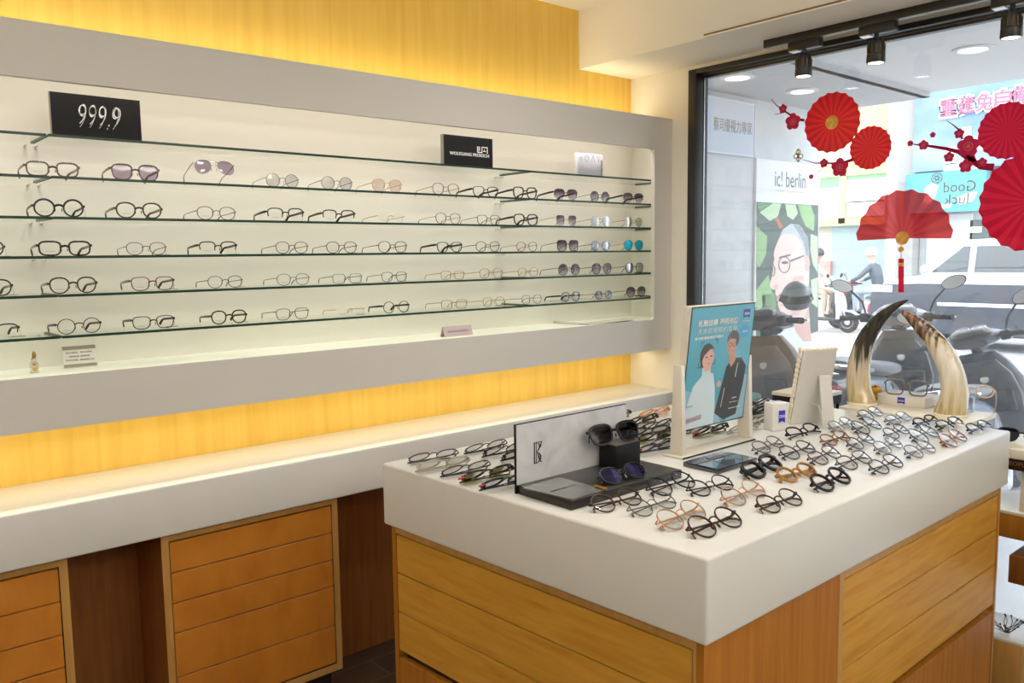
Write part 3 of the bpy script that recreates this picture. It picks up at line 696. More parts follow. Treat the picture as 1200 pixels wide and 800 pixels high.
PB = [
 ('wire_black', 'black wire eyeglasses at the outer corner of the back pile, standing clear', (478, 537), (537, 528), None),
 ('i_clear', 'smoky clear eyeglasses in front of the corner pair in the back pile', (488, 547), (550, 537), None),
 ('wire_black', 'black wire eyeglasses on the near side of the smoky clear pair', (516, 553), (575, 541), None),
 ('i_olive', 'dark eyeglasses with an olive lens and red tag beside the grey board', (540, 560), (601, 547), 'red'),
 ('i_navy', 'dark navy eyeglasses with a red tag, half hidden by the grey board', (564, 569), (622, 556), 'red'),
 ('wire_black', 'black wire eyeglasses at the back edge of the island, behind the others', (542, 527), (596, 516), None),
 ('round_black', 'slim black eyeglasses in the back pile, partly behind the grey board', (563, 531), (618, 520), None),
 ('black_rect', 'slim black eyeglasses lying against the grey board, mostly hidden', (587, 535), (640, 524), None),
 ('black_rect', 'black eyeglasses peeking out behind the far end of the grey board', (694, 490), (744, 481), None),
 ('i_orange', 'clear orange eyeglasses on top of the pile behind the black display box', (748, 486), (785, 478), None),
 ('i_olive', 'olive-lensed eyeglasses at the back of the pile by the poster', (735, 495), (770, 487), None),
 ('black_rect', 'black eyeglasses with a bent look in the pile by the poster post', (753, 500), (786, 492), None),
 ('i_dtort', 'dark tortoiseshell eyeglasses low in the pile by the poster post', (740, 506), (783, 501), None),
 ('i_olive', 'olive-lensed eyeglasses right behind the black display box', (750, 513), (788, 507), None),
 ('i_navy', 'dark eyeglasses with a red tag in front of the pile by the poster', (752, 526), (790, 519), 'red'),
 ('wire_black', 'black wire eyeglasses beside the red-tagged pair at the poster post', (763, 519), (802, 511), None),
 ('half_black', 'black browline eyeglasses under the poster, near its left post', (799, 501), (834, 492), None),
 ('i_olive', 'olive-lensed eyeglasses with a red tag under the poster', (813, 507), (853, 498), 'red'),
 ('wire_brown', 'brown wire eyeglasses just behind the left poster post', (776, 507), (812, 500), None),
 ('i_clear', 'smoky clear eyeglasses behind the right poster post', (854, 504), (890, 495), None),
 ('i_dtort', 'tortoiseshell eyeglasses at the very back beside the poster', (866, 478), (906, 468), None),
 ('i_wayfarer', 'thick black eyeglasses lying in the pile beside the white logo block', (866, 486), (900, 478), None),
 ('wire_black', 'black wire eyeglasses in front of the thick black pair by the logo block', (871, 493), (903, 487), None),
]
for st, lab, a, b, tg in PB: island_pair(st, lab, a, b, 52, away=True, tag_=tg, h=.020)

# ------------------------------------------------------------------ name boards on the top shelf, cards on the niche floor
TOPZ = SHZ[0]+.0003
t = thing('brand_board', 'larger black board with four white slanted digits on the topmost glass shelf', 'sign', (.592, -.2, TOPZ), group='name boards on the top shelf')
wpart(MB().box((.467, -.2, TOPZ), (.717, -.186, TOPZ+.128)).mat(1).box((.4655, -.2005, TOPZ), (.467, -.1855, TOPZ+.128)), 'board', [M['blackm'], M['signgrey']], t, smooth=False)
wlink('lettering', text_mesh('999.9', M['inkw'], w=.118, h=.058, shear=.22, bold=-.026), t, frame_mtx((.600, -.2002, TOPZ+.070), (1, 0, 0), (0, 0, 1)))
wlink('lettering', text_mesh('999.9', M['inkw'], w=.112, h=.070, shear=.30, bold=-.032), t, frame_mtx((.598, -.2002, TOPZ+.066), (1, 0, 0), (0, 0, 1)))
t = thing('brand_board', 'smaller black board with two lines of white print on the topmost glass shelf', 'sign', (2.0, -.2, TOPZ), group='name boards on the top shelf')
wpart(MB().box((1.880, -.2, TOPZ), (2.135, -.186, TOPZ+.124)).mat(1).box((1.878, -.2005, TOPZ), (1.880, -.182, TOPZ+.124)), 'board', [M['blackm'], M['signgrey']], t, smooth=False)
wlink('lettering', text_mesh('WOLFGANG PROKSCH', M['inkw'], w=.205, h=.013, bold=.01), t, frame_mtx((2.012, -.2002, TOPZ+.052), (1, 0, 0), (0, 0, 1)))
mb = MB()
for (x0, z0, x1, z1) in ((2.052, .062, 2.057, .088), (2.052, .062, 2.075, .066), (2.062, .070, 2.066, .088), (2.075, .062, 2.079, .088), (2.075, .084, 2.108, .088), (2.104, .062, 2.108, .088), (2.084, .068, 2.098, .071), (2.088, .071, 2.092, .078)):
    mb.box((x0, -.2006, TOPZ+z0), (x1, -.2001, TOPZ+z1))
wpart(mb, 'emblem', M['inkw'], t, smooth=False)
t = thing('brand_board', 'pale grey acrylic block with thin spaced lettering on the topmost glass shelf', 'sign', (2.71, -.2, TOPZ), group='name boards on the top shelf')
wpart(MB().box((2.645, -.2, TOPZ), (2.815, -.180, TOPZ+.105)), 'board', M['pgrey'], t, bevel=.001)
M['noav'] = mat('blue_grey_ink', C(.30, .33, .42), .5)
wlink('lettering', text_mesh('n O \u039b V', M['noav'], w=.135, h=.034, bold=-.022), t, frame_mtx((2.728, -.2002, TOPZ+.083), (1, 0, 0), (0, 0, 1)))
wlink('lettering', text_mesh('EYEWEAR', M['inkk'], w=.070, h=.010), t, frame_mtx((2.806, -.2003, TOPZ+.045), (0, 0, 1), (-1, 0, 0)))

NZ = 1.2803
a = at(75, 432, 2, NZ); b = at(113, 428, 2, NZ)
t = thing('notice_card', 'white card with grey-brown bars and Chinese text on the niche floor', 'card', (a.x, a.y, NZ))
W_ = b.x-a.x; y = a.y; H = .068; ln = .012
wpart(MB().hexa([(a.x, y, NZ), (b.x, y, NZ), (b.x, y+.002, NZ), (a.x, y+.002, NZ)], [(a.x, y+ln, NZ+H), (b.x, y+ln, NZ+H), (b.x, y+ln+.002, NZ+H), (a.x, y+ln+.002, NZ+H)]), 'card', M['card'], t, smooth=False)
cmx = lambda u, v: frame_mtx((a.x+W_*u, y+ln*v-.0003, NZ+H*v), (1, 0, 0), (0, ln, H))
for (v0, v1) in ((.82, .985), (.03, .17)):
    mb = MB().box((-W_*.49, -H*(v1-v0)/2, 0), (W_*.49, H*(v1-v0)/2, .0004)); wlink('bar', mb.mesh('bar', M['tan'], smooth=False), t, cmx(.5, (v0+v1)/2))
for v, tx, ww in ((.69, '\u5c55\u793a\u773c\u93e1\uff0c\u6b61\u8fce\u8a66\u6234\u3002', .8), (.52, '\u8acb\u8f15\u62ff \u8acb\u8f15\u653e', .62), (.35, '\u6709\u4efb\u4f55\u554f\u984c\uff0c\u8acb\u6d3d\u670d\u52d9\u4eba\u54e1', .84)):
    wlink('lettering', text_mesh(tx, M['inkg'], w=W_*ww, h=H*.085), t, cmx(.5, v))
a = at(36, 437, 2, NZ)
t = thing('acrylic_figurine', 'tiny clear acrylic stand with gold figure on the niche floor', 'ornament', (a.x+.008, a.y+.004, NZ))
mb = MB().box((a.x, a.y, NZ), (a.x+.022, a.y+.010, NZ+.030)).prism([(a.x+.003, NZ+.030), (a.x+.019, NZ+.030), (a.x+.017, NZ+.062), (a.x+.010, NZ+.066)], 1, a.y+.003, a.y+.007)
wpart(mb, 'block', glassy('clear_acrylic', C(.92, .92, .88), .08), t, smooth=False)
mb = MB(); mb.ball((a.x+.013, a.y+.005, NZ+.052), (.006, .0015, .010), 10, 6); mb.tube([(a.x+.005, a.y+.005, NZ+.040), (a.x+.015, a.y+.005, NZ+.048)], .002, 6)
for k in range(5): an = 2*PI*k/5+.3; mb.ball((a.x+.012+.004*math.cos(an), a.y-.0008, NZ+.011+.004*math.sin(an)), (.003, .001, .003), 8, 5)
wpart(mb, 'gold_figure', mat('gold_paint', C(.62, .40, .08), .35, .7), t)
mb = MB().box((a.x+.007, a.y-.0006, NZ+.022), (a.x+.015, a.y, NZ+.028)); wpart(mb, 'red_mark', M['red'], t)
a = at(521, 395, 2, NZ); b = at(555, 392, 2, NZ)
t = thing('name_card', 'small mauve-grey tent card lying in the middle of the niche floor', 'card', (a.x, a.y, NZ))
mauve = mat('mauve_card', C(.50, .40, .42), .6)
wpart(MB().prism([(a.y, NZ), (a.y+.012, NZ+.042), (a.y+.014, NZ+.042), (a.y+.030, NZ), (a.y+.028, NZ), (a.y+.013, NZ+.038), (a.y+.002, NZ)], 0, a.x, b.x), 'card', mauve, t, smooth=False)
wlink('lettering', text_mesh('WOLFGANG PROKSCH', M['inkg'], w=(b.x-a.x)*.74, h=.0055), t, frame_mtx(((a.x+b.x)/2, a.y+.0052, NZ+.020), (1, 0, 0), (0, .012, .042)))
a = at(652, 378.5, 2, NZ); b = at(693, 381.0, 2, NZ); c = at(745, 376, 2, NZ)
t = thing('booklet', 'thin open booklet lying at the window end of the niche floor', 'booklet', (b.x, b.y, NZ))
mb = MB()
for (p, q) in ((a, b), (b, c)):
    yb = min(p.y, b.y)
    hp, hq = (.010, .002) if p is a else (.002, .010)
    mb.hexa([(p.x, p.y, NZ+hp-.0015), (q.x, q.y, NZ+hq-.0015), (q.x+.02, q.y+.09, NZ+hq-.0015), (p.x+.02, p.y+.09, NZ+hp-.0015)], [(p.x, p.y, NZ+hp), (q.x, q.y, NZ+hq), (q.x+.02, q.y+.09, NZ+hq), (p.x+.02, p.y+.09, NZ+hp)])
wpart(mb, 'pages', noise_mat('printed_page', [(.35, C(.45, .42, .36)), (.6, C(.62, .60, .50))], (20, 20, 20), 2, 3, .4), t, smooth=False)
wpart(MB().hexa([(b.x-.012, b.y-.001, NZ), (b.x+.012, b.y-.001, NZ), (b.x+.032, b.y+.09, NZ), (b.x+.008, b.y+.09, NZ)], [(b.x-.012, b.y-.001, NZ+.0005), (b.x+.012, b.y-.001, NZ+.0005), (b.x+.032, b.y+.09, NZ+.0005), (b.x+.008, b.y+.09, NZ+.0005)]), 'cover', M['inkk'], t, smooth=False)

# ------------------------------------------------------------------ black display tray with grey back board
T1 = ZI+.0225
tray = thing('display_tray', 'L-shaped black display tray with a grey marbled back board bearing a monogram', 'display stand', (1.35, -1.55, ZI))
wpart(MB().box((1.153, -1.641, ZI+.0003), (1.555, -1.456, T1)), 'base', mat('black_gloss_base', C(.013, .013, .012), .3, coat=.1), tray, bevel=.001)
xe = at(732.5, 476, 1, -1.452).x
M['marble'] = noise_mat('grey_concrete_board', [(.3, C(.50, .50, .51)), (.5, C(.60, .60, .61)), (.72, C(.67, .67, .68))], (1, 1, 1), 9, 6, .35, distort=1.5)
wpart(MB().box((1.149, -1.456, ZI+.0003), (xe, -1.450, 1.204)), 'board_edge', M['blackm'], tray)
wpart(MB().box((1.1505, -1.4585, T1), (xe-.001, -1.456, 1.2025)), 'back_board', M['marble'], tray, smooth=False)
bx = at(630, 530, 1, -1.459); hgt = .052
mb = MB()
def stroke(mb, pts, w, y, d=.0012):
    """flat ribbon lettering stroke in an XZ plane at y"""
    P_ = [V((p[0], 0, p[1])) for p in pts]; L_ = []; R_ = []
    for i, p in enumerate(P_):
        tg = (P_[min(i+1, len(P_)-1)]-P_[max(i-1, 0)]).normalized(); nn = V((-tg.z, 0, tg.x)); ww = w[i] if isinstance(w, (list, tuple)) else w
        L_.append(p+nn*ww/2); R_.append(p-nn*ww/2)
    for i in range(len(P_)-1):
        q = [R_[i], R_[i+1], L_[i+1], L_[i]]
        mb.hexa([(k.x, y, k.z) for k in q], [(k.x, y-d, k.z) for k in q])
def bk(u, v): return (bx.x-.012+.026*u, bx.z-.026+.052*v)
stroke(mb, [bk(.06, 0), bk(.06, 1)], .0028, -1.4586); stroke(mb, [bk(.30, 0), bk(.30, 1)], .0012, -1.4586)
stroke(mb, [bk(0, 0), bk(.42, 0)], .0014, -1.4586); stroke(mb, [bk(0, 1), bk(1, 1)], .0012, -1.4586)
stroke(mb, [bk(.30, .50), bk(.55, .62), bk(.85, .80), bk(.98, 1.0)], [.001, .003, .0034, .001], -1.4586)
stroke(mb, [bk(.30, .98), bk(.55, .94), bk(.72, .84), bk(.66, .66), bk(.30, .52)], [.001, .002, .003, .002, .001], -1.4586)
stroke(mb, [bk(.30, .52), bk(.62, .46), bk(.86, .30), bk(.80, .12), bk(.42, .02)], [.001, .003, .0042, .003, .001], -1.4586)
stroke(mb, [bk(.42, .46), bk(.60, .25), bk(.85, .04), bk(1.05, .02)], [.001, .0032, .003, .001], -1.4586)
wpart(mb, 'monogram', M['inkk'], tray, smooth=False)
q = [at(x, y, 2, T1+.003) for x, y in ((611.5, 571), (655.6, 558.8), (709, 573), (670.6, 584.5))]
t = thing('glass_plate', 'thin clear plate with dark lettering lying on the black display tray', 'plate', (1.24, -1.56, T1))
wpart(MB().hexa([(p.x, p.y, T1+.0003) for p in q], [(p.x, p.y, T1+.003) for p in q]), 'plate', mat('grey_glass_plate', C(.16, .165, .16), .12, coat=.5), t, smooth=False)
d1 = (q[2]-q[1]).normalized(); d2 = (q[1]-q[0]).normalized()
wlink('lettering', text_mesh('EYEWEAR COLLECTION', M['inkk'], w=.085, h=.005), t, frame_mtx(q[0]*.5+q[2]*.5+V((0, 0, .0004)), d2, (-d2.y, d2.x, 0)))
a, b = at(697, 570, 2, T1+.004), at(711, 574, 2, T1+.004)
t = thing('gold_bar', 'slim gold bar at the corner of the clear plate on the black tray', 'ornament', (a.x, a.y, T1))
mb = MB().tube([(a.x, a.y, T1+.0062), (b.x, b.y, T1+.0062)], .0032, 8); wpart(mb, 'bar', FM['gold'], t)
P1 = at(722, 551, 2, T1); P2 = at(748, 543, 2, T1); hb = at(722, 523, 0, P1.x).z
P3y = at(700.6, 540, 0, P1.x).y
t = thing('display_box', 'small black box standing on the black display tray as a riser', 'display box', (P1.x+.03, P1.y+.02, T1))
wpart(MB().box((P1.x, P1.y, T1+.0003), (max(P2.x, P1.x+.05), min(P1.y+.06, -1.462), hb)), 'box', M['blackm'], t, bevel=.0012)
wpart(MB().box((P1.x+.002, P1.y+.002, hb), (max(P2.x, P1.x+.05)-.002, min(P1.y+.06, -1.462)-.002, hb+.0012)), 'top_pad', mat('taupe_pad', C(.11, .09, .07), .5), t)
ST['sun_acetate'] = ('', dict(shape='well', a=.0275, b=.0205, dbl=.017, t=.0040, dep=.005, fm='black', tm='black', lm='dark', brow=.35))
ST['sun_blue'] = ST['sun_blue']; ST['sun_violet'] = ('', dict(shape='panto', a=.0255, b=.0210, dbl=.019, t=.0020, dep=.0026, fm='gun', tm='black', lm='blue'))
island_pair('sun_acetate', 'thick black sunglasses with dark lenses on top of the black display box', (690, 513), (750, 503), 24, lift=hb+.0012-ZI, cat='sunglasses', h=.025, sc=1.12)
island_pair('sun_violet', 'sunglasses with blue-violet lenses lying on the black display tray', (716.5, 558.5), (744.7, 552), 52, lift=T1-ZI, cat='sunglasses', centres=True)

# ------------------------------------------------------------------ dark glass tile
t = thing('glass_tile', 'dark blue-black glass tile on the island behind the thick black eyeglasses', 'tile', (1.742, -1.628, ZI))
M['tile'] = mat('dark_blue_glass', C(.012, .016, .028), .05, spec=.8, coat=1)
wpart(MB().box((1.652, -1.685, ZI+.0003), (1.832, -1.571, ZI+.014)), 'tile', M['tile'], t, bevel=.0015)
mb = MB(); zt_ = ZI+.0142
mb.mat(0).add([(1.70, -1.684, zt_), (1.79, -1.684, zt_), (1.775, -1.573, zt_), (1.735, -1.573, zt_)], [(0, 1, 2, 3)])
mb.mat(1).add([(1.653, -1.684, zt_), (1.695, -1.684, zt_), (1.73, -1.573, zt_), (1.653, -1.573, zt_)], [(0, 1, 2, 3)])
mb.mat(2).add([(1.795, -1.684, zt_), (1.831, -1.684, zt_), (1.831, -1.573, zt_), (1.782, -1.573, zt_)], [(0, 1, 2, 3)])
wpart(mb, 'printed_panel', [mat('print_navy', C(.010, .016, .035), .1, coat=1), mat('print_steel_blue', C(.07, .11, .16), .1, coat=1), mat('print_slate', C(.09, .10, .115), .1, coat=1)], t, smooth=False)
mb = MB(); sx = [(.0, 0), (.004, .006), (.008, -.003), (.013, .005), (.018, -.002), (.024, .004), (.031, 0), (.038, .003)]
mb.tube([(1.722+p[0], -1.628+p[1], zt_+.0004) for p in sx], .0006, 5); wpart(mb, 'script_mark', M['inkw'], t)

# ------------------------------------------------------------------ poster stand
ps = thing('poster_stand', 'white tabletop stand holding a teal poster of a woman and a man in glasses', 'poster stand', (1.9, -1.49, ZI))
wpart(MB().box((1.708, -1.526, ZI+.0003), (2.070, -1.455, ZI+.0050)), 'base', M['acryl'], ps, bevel=.0006)
wpart(MB().box((1.708, -1.5272, ZI+.0003), (2.070, -1.526, ZI+.0052)), 'base_edge', M['inkk'], ps)
for x0 in (1.727, 2.060):
    wpart(MB().prism([(-1.512, ZI+.005), (-1.466, ZI+.005), (-1.478, 1.296), (-1.504, 1.296)], 0, x0, x0+.017), 'post', M['acryl'], ps, bevel=.0008)
B0, B1 = V((0, -1.487, 1.100)), V((0, -1.526, 1.460)); vv = (B1-B0); Hh = vv.length; vd = vv.normalized(); nd = V((1, 0, 0)).cross(vd)   # nd points to the viewer
X0, X1 = 1.7455, 2.0595; Ww = X1-X0
def pp(u, v, o=0): return V((X0+Ww*u, 0, 0))+B0+vv*(1-v)+nd*o     # v from the top
c4 = [pp(0, 1), pp(1, 1), pp(1, 0), pp(0, 0)]
wpart(MB().hexa([p-nd*.026 for p in c4], [p-nd*.0006 for p in c4]), 'panel', M['acryl'], ps, bevel=.001)
wpart(MB().hexa([p-nd*.0006 for p in c4], c4), 'panel_border', M['inkk'], ps, smooth=False)
PC = {k: mat('poster_'+k, srgb(*v), .35, coat=.3) for k, v in dict(teal=(78, 160, 183), pale=(140, 182, 205), white=(205, 222, 230), suit=(46, 48, 54), skinw=(214, 170, 155), skinm=(190, 142, 122), hairw=(62, 40, 36), hairm=(70, 60, 58), mark=(18, 62, 92), badge=(40, 150, 200), pink=(170, 150, 170), zb=(24, 40, 140)).items()}
pk = list(PC)
def art(mb, col, pts, o): mb.mat(pk.index(col)); i0 = len(mb.v); mb.v += [pp(u, v, o) for u, v in pts]; mb.face(list(range(i0, i0+len(pts))))
def ell(cx, cy, rx, ry, n=24, a0=0, a1=2*PI): return [(cx+rx*math.cos(a0+(a1-a0)*i/n), cy+ry*math.sin(a0+(a1-a0)*i/n)) for i in range(n)]
mb = MB()
art(mb, 'teal', [(.012, .99), (.99, .99), (.99, .01), (.012, .01)], .0003)
art(mb, 'pale', [(.012, .99), (.012, .66), (.25, .72), (.52, .86), (.62, .99)], .0005)
art(mb, 'pale', [(.70, .99), (.99, .99), (.99, .62), (.90, .60)], .0005)
art(mb, 'white', [(.03, .99), (.06, .80), (.13, .64), (.24, .57), (.30, .53), (.42, .56), (.47, .68), (.50, .86), (.50, .99)], .0007)
art(mb, 'white', [(.25, .58), (.24, .50), (.37, .50), (.38, .57)], .0008)
art(mb, 'hairw', ell(.295, .400, .105, .098), .0009)
art(mb, 'hairw', [(.20, .40), (.25, .35), (.25, .50), (.215, .49)], .0009)
art(mb, 'skinw', ell(.315, .425, .088, .094), .0011)
art(mb, 'skinw', [(.27, .47), (.37, .47), (.36, .53), (.27, .53)], .0010)
art(mb, 'hairw', [(.20, .36), (.30, .305), (.40, .345), (.33, .355), (.25, .40), (.22, .45)], .0013)
for (ex, ey) in ((.29, .415), (.36, .410)): art(mb, 'hairw', ell(ex, ey, .018, .006, 10), .0013)
art(mb, 'pink', ell(.335, .468, .024, .007, 12), .0013); art(mb, 'pink', [(.33, .42), (.342, .445), (.322, .447)], .0013)
art(mb, 'suit', [(.50, .90), (.58, .66), (.62, .52), (.72, .455), (.86, .46), (.95, .54), (.93, .70), (.86, .95), (.66, .975)], .0007)
art(mb, 'skinm', [(.64, .40), (.76, .40), (.76, .475), (.70, .53), (.65, .48)], .0008)
art(mb, 'hairm', ell(.690, .30, .095, .080), .0009)
art(mb, 'skinm', ell(.675, .345, .078, .090), .0011)
art(mb, 'hairm', [(.605, .31), (.66, .245), (.76, .26), (.78, .33), (.745, .35), (.73, .295), (.65, .285)], .0013)
for ex in (.645, .715):
    pts = ell(ex, .338, .030, .019, 16); inn = ell(ex, .338, .024, .014, 16)
    for i in range(16): j = (i+1) % 16; art(mb, 'suit', [pts[i], pts[j], inn[j], inn[i]], .0014)
art(mb, 'suit', [(.672, .330), (.688, .330), (.688, .335), (.672, .335)], .0014)
art(mb, 'pink', ell(.665, .400, .026, .006, 12), .0013); art(mb, 'pink', [(.672, .35), (.66, .378), (.685, .378)], .0013)
art(mb, 'white', [(.80, .50), (.812, .50), (.79, .62), (.778, .62)], .0010); art(mb, 'white', [(.62, .70), (.63, .70), (.60, .86), (.592, .86)], .0010)
art(mb, 'skinw', ell(.525, .655, .035, .028, 14), .0012)
for (u, v, du, dv) in ((.185, .285, 1, 1), (.44, .275, -1, 1), (.17, .495, 1, -1), (.43, .48, -1, -1)):
    art(mb, 'mark', [(u, v), (u+.045*du, v), (u+.045*du, v+.007*dv), (u, v+.007*dv)], .0014); art(mb, 'mark', [(u, v), (u+.009*du, v), (u+.009*du, v+.042*dv), (u, v+.042*dv)], .0014)
art(mb, 'badge', ell(.865, .235, .070, .055), .0010)
art(mb, 'pink', [(.03, .905), (.30, .885), (.30, .925), (.03, .945)], .0010)
def zlogo(mbx, cx, cy, w, h, map_, o):
    """blue plaque with a concave foot"""
    n = 8; pts = [(cx-w/2, cy-h/2), (cx+w/2, cy-h/2)]+[(cx+w/2-w*i/n, cy+h/2-.16*h*math.sin(PI*i/n)) for i in range(n+1)]
    i0 = len(mbx.v); mbx.v += [map_(u, v, o) for u, v in pts]; mbx.face(list(range(i0, i0+len(pts))))
mb.mat(pk.index('zb')); zlogo(mb, .865, .090, .110, .075, pp, .0012)
wpart(mb, 'printed_poster', [PC[k] for k in pk], ps, smooth=False)
pmx = lambda u, v, o=.0016: frame_mtx(pp(u, v, o), (1, 0, 0), vd)
for tx, u, v, w_, h_, bo in (('\u6975\u7c21\u7d50\u69cb \u900f\u660e\u5149\u611f', .42, .135, .62, .052, .02), ('\u672a\u4f86\u5373\u73fe\u7c21\u7d04\u54f2\u5b78', .42, .200, .62, .044, -.01), ('\u8521\u53f8\u8f15\u8584\u6975\u7c21\u7cfb\u5217\u93e1\u7247', .30, .255, .44, .024, .01), ('ZEISS', .865, .088, .085, .020, .01), ('Vision Care', .865, .150, .12, .010, 0), ('\u5168\u65b0\u4e0a\u5e02', .865, .237, .09, .02, 0), ('ZEISS', .80, .80, .08, .012, 0), ('LightWeight 14', .80, .835, .14, .009, 0), ('www.zeiss.com.tw', .82, .885, .20, .011, 0), ('ZEISS', .10, .80, .09, .012, 0), ('DuraVision', .17, .915, .22, .014, 0)):
    wlink('lettering', text_mesh(tx, M['inkw'] if v < .8 or u > .5 else M['inkg'], w=Ww*w_, h=Hh*h_, depth=.0003, bold=bo), ps, pmx(u, v))

# ------------------------------------------------------------------ white logo block
fa, fb_ = at(905, 506, 2, ZI), at(927, 503.5, 2, ZI); dr = (fb_-fa); Lb = .062; yb_ = math.atan2(dr.y, dr.x)
t = thing('logo_block', 'small upright white block with a blue plaque beside the grey easel card', 'logo block', (fa.x, fa.y, ZI), (0, 0, yb_))
hz_ = at(914, 472, 1, fa.y-.01).z-ZI
MB().box((0, 0, .0003), (Lb, .045, hz_)).build('block', mat('white_gloss_plastic', C(.72, .71, .70), .2, coat=.3), t, bevel=.005, seg=3)
mb = MB(); zlogo(mb, Lb*.60, 0, .026, .042, lambda u, v, o: V((u, -.0006, hz_*.50-v)), 0); mb.build('logo_plaque', M['zeissblue'], t, smooth=False)
link('lettering', text_mesh('ZEISS', M['inkw'], w=.024, h=.009), t, frame_mtx((Lb*.60, -.0008, hz_*.52), (1, 0, 0), (0, 0, 1)))

# ------------------------------------------------------------------ easel-backed card seen from behind
ea, eb = at(926, 497.5, 2, ZI), at(965, 494.5, 2, ZI); de = eb-ea; ye = math.atan2(de.y, de.x); We = .135
t = thing('easel_frame', 'grey-white easel-backed picture frame seen from behind on the island', 'picture frame', (ea.x, ea.y, ZI), (0, 0, ye))
hE = .255; le = .060
MB().hexa([(0, .0, .0005), (We, .0, .0005), (We, .006, .0005), (0, .006, .0005)], [(.004, -le, hE), (We-.004, -le, hE), (We-.004, -le+.006, hE), (.004, -le+.006, hE)]).build('backing', M['easel'], t, smooth=False)
mb = MB()
for i in range(15):
    k = .05+i*.95/14; mb.ball((-.004, .008-le*k, hE*k+.002), (.006, .007, .011), 8, 6)
    if i < 9: mb.ball((.004+(We-.008)*i/8, .006-le, hE+.002), (.009, .007, .006), 8, 6)
mb.build('ornate_border', M['cream'], t)
z1, z2 = hE*.66, .0005
MB().hexa([(We*.50, -.082, z2), (We*.86, -.082, z2), (We*.86, -.078, z2), (We*.50, -.078, z2)], [(We*.56, -le*.66-.006, z1), (We*.88, -le*.66-.006, z1), (We*.88, -le*.66-.001, z1), (We*.56, -le*.66-.001, z1)]).build('support_flap', M['easel'], t, smooth=False)
MB().tube([(We*.40, -le*.3-.002, hE*.3), (We*.47, -.06, hE*.28), (We*.52, -.088, hE*.10)], .0012, 6).build('stay_tape', M['card'], t)

# ------------------------------------------------------------------ decals on the window glass
XD = XW+.0575
def decal_mat(name, col, see, rough=.6):
    mt = bpy.data.materials.new(name); mt.use_nodes = True; n = mt.node_tree.nodes; l = mt.node_tree.links; n.clear()
    out = n.new('ShaderNodeOutputMaterial'); d = n.new('ShaderNodeBsdfDiffuse'); t = n.new('ShaderNodeBsdfTranslucent'); tr = n.new('ShaderNodeBsdfTransparent')
    a = n.new('ShaderNodeMixShader'); b = n.new('ShaderNodeMixShader'); a.inputs[0].default_value = .30; b.inputs[0].default_value = see
    d.inputs['Color'].default_value = col; t.inputs['Color'].default_value = col; tr.inputs['Color'].default_value = (.9, .25, .22, 1)
    l.new(d.outputs[0], a.inputs[1]); l.new(t.outputs[0], a.inputs[2]); l.new(a.outputs[0], b.inputs[1]); l.new(tr.outputs[0], b.inputs[2]); l.new(b.outputs[0], out.inputs['Surface'])
    return mt
DR = [decal_mat('red_fan_print', C(.84, .035, .035), .02), decal_mat('deep_red_fan_print', C(.70, .022, .028), .02)]
DC = [decal_mat('crimson_fan_print', C(.70, .018, .055), .02), decal_mat('dark_crimson_fan_print', C(.57, .012, .042), .02)]
DH = [decal_mat('sheer_red_print', C(.62, .02, .03), .22), decal_mat('sheer_dark_red_print', C(.48, .012, .025), .20)]
GOLD = noise_mat('gold_print', [(.3, C(.55, .24, .03)), (.7, C(.78, .42, .09))], (1, 1, 1), 60, 4, .45)
BR = decal_mat('branch_print', C(.33, .012, .035), 0); PK = decal_mat('blossom_print', C(.58, .03, .09), 0); PK2 = decal_mat('blossom_light_print', C(.70, .12, .14), 0)
GREYG = mat('grey_gold_print', C(.40, .38, .32), .5)
def wp(px, py): return at(px, py, 0, XD)
class Dec:
    def __init__(s, name, label, px, py, group=None, cat='window decal'):
        s.c = wp(px, py); s.t = thing(name, label, cat, s.c, group=group); s.t['kind'] = 'thing'
    def poly(s, mb, pts, lay):
        """pts in (y, z) world; thin film at layer lay on the inner face of the glass"""
        x1 = XD-.0004*lay; x0 = x1-.0004; n = len(pts); o = len(mb.v)
        mb.v += [V((x0, p[0], p[1])) for p in pts]; mb.face(list(range(o, o+n)))
    def done(s, mb, name, mats): return wpart(mb, name, mats, s.t, smooth=False)
def fan(name, label, px, py, top, mats, sectors=22, disc=0, a0=0, a1=2*PI, lay=1, sc=.05, group='red fan decals on the shop window'):
    d = Dec(name, label, px, py, group); R_ = wp(px, top).z-d.c.z; mb = MB(); cy_, cz_ = d.c.y, d.c.z
    sub = 2
    for k in range(sectors):
        mb.mat(k % 2 if False else 0)
        b0 = a0+(a1-a0)*k/sectors; b1 = a0+(a1-a0)*(k+1)/sectors; bm_ = (b0+b1)/2
        P_ = lambda a, r: (cy_-math.cos(a)*r, cz_+math.sin(a)*r)
        d.poly(mb.mat(0), [(cy_, cz_), P_(b0, R_*(1-sc)), P_(bm_, R_)], lay); d.poly(mb.mat(1), [(cy_, cz_), P_(bm_, R_), P_(b1, R_*(1-sc))], lay)
    d.done(mb, 'folded_paper', mats)
    if disc:
        mb = MB(); d.poly(mb, [(cy_-math.cos(2*PI*i/24)*R_*disc, cz_+math.sin(2*PI*i/24)*R_*disc) for i in range(24)], lay+2); d.done(mb, 'gold_disc', GOLD)
    return d
fan('fan_decal', 'large round red fan decal with gold centre on the window', 975, 143.5, 107.5, DR, 20, .225, lay=3)
fan('fan_decal', 'smaller plain round red fan decal beside the gold-centred fan', 1020, 173, 147, DR, 20, lay=1)
fan('fan_decal', 'round crimson fan decal above the biggest crimson fan', 1181, 153, 119, DC, 22, lay=1)
fan('fan_decal', 'biggest round crimson fan decal, cut by the picture edge', 1211, 236, 175, DC, 22, lay=4)
d = fan('fan_decal', 'half-round red fan decal with gold disc and hanging tassel', 1057.5, 279, 221.5, DH, 10, 0, -.03, PI+.03, 1, .045)
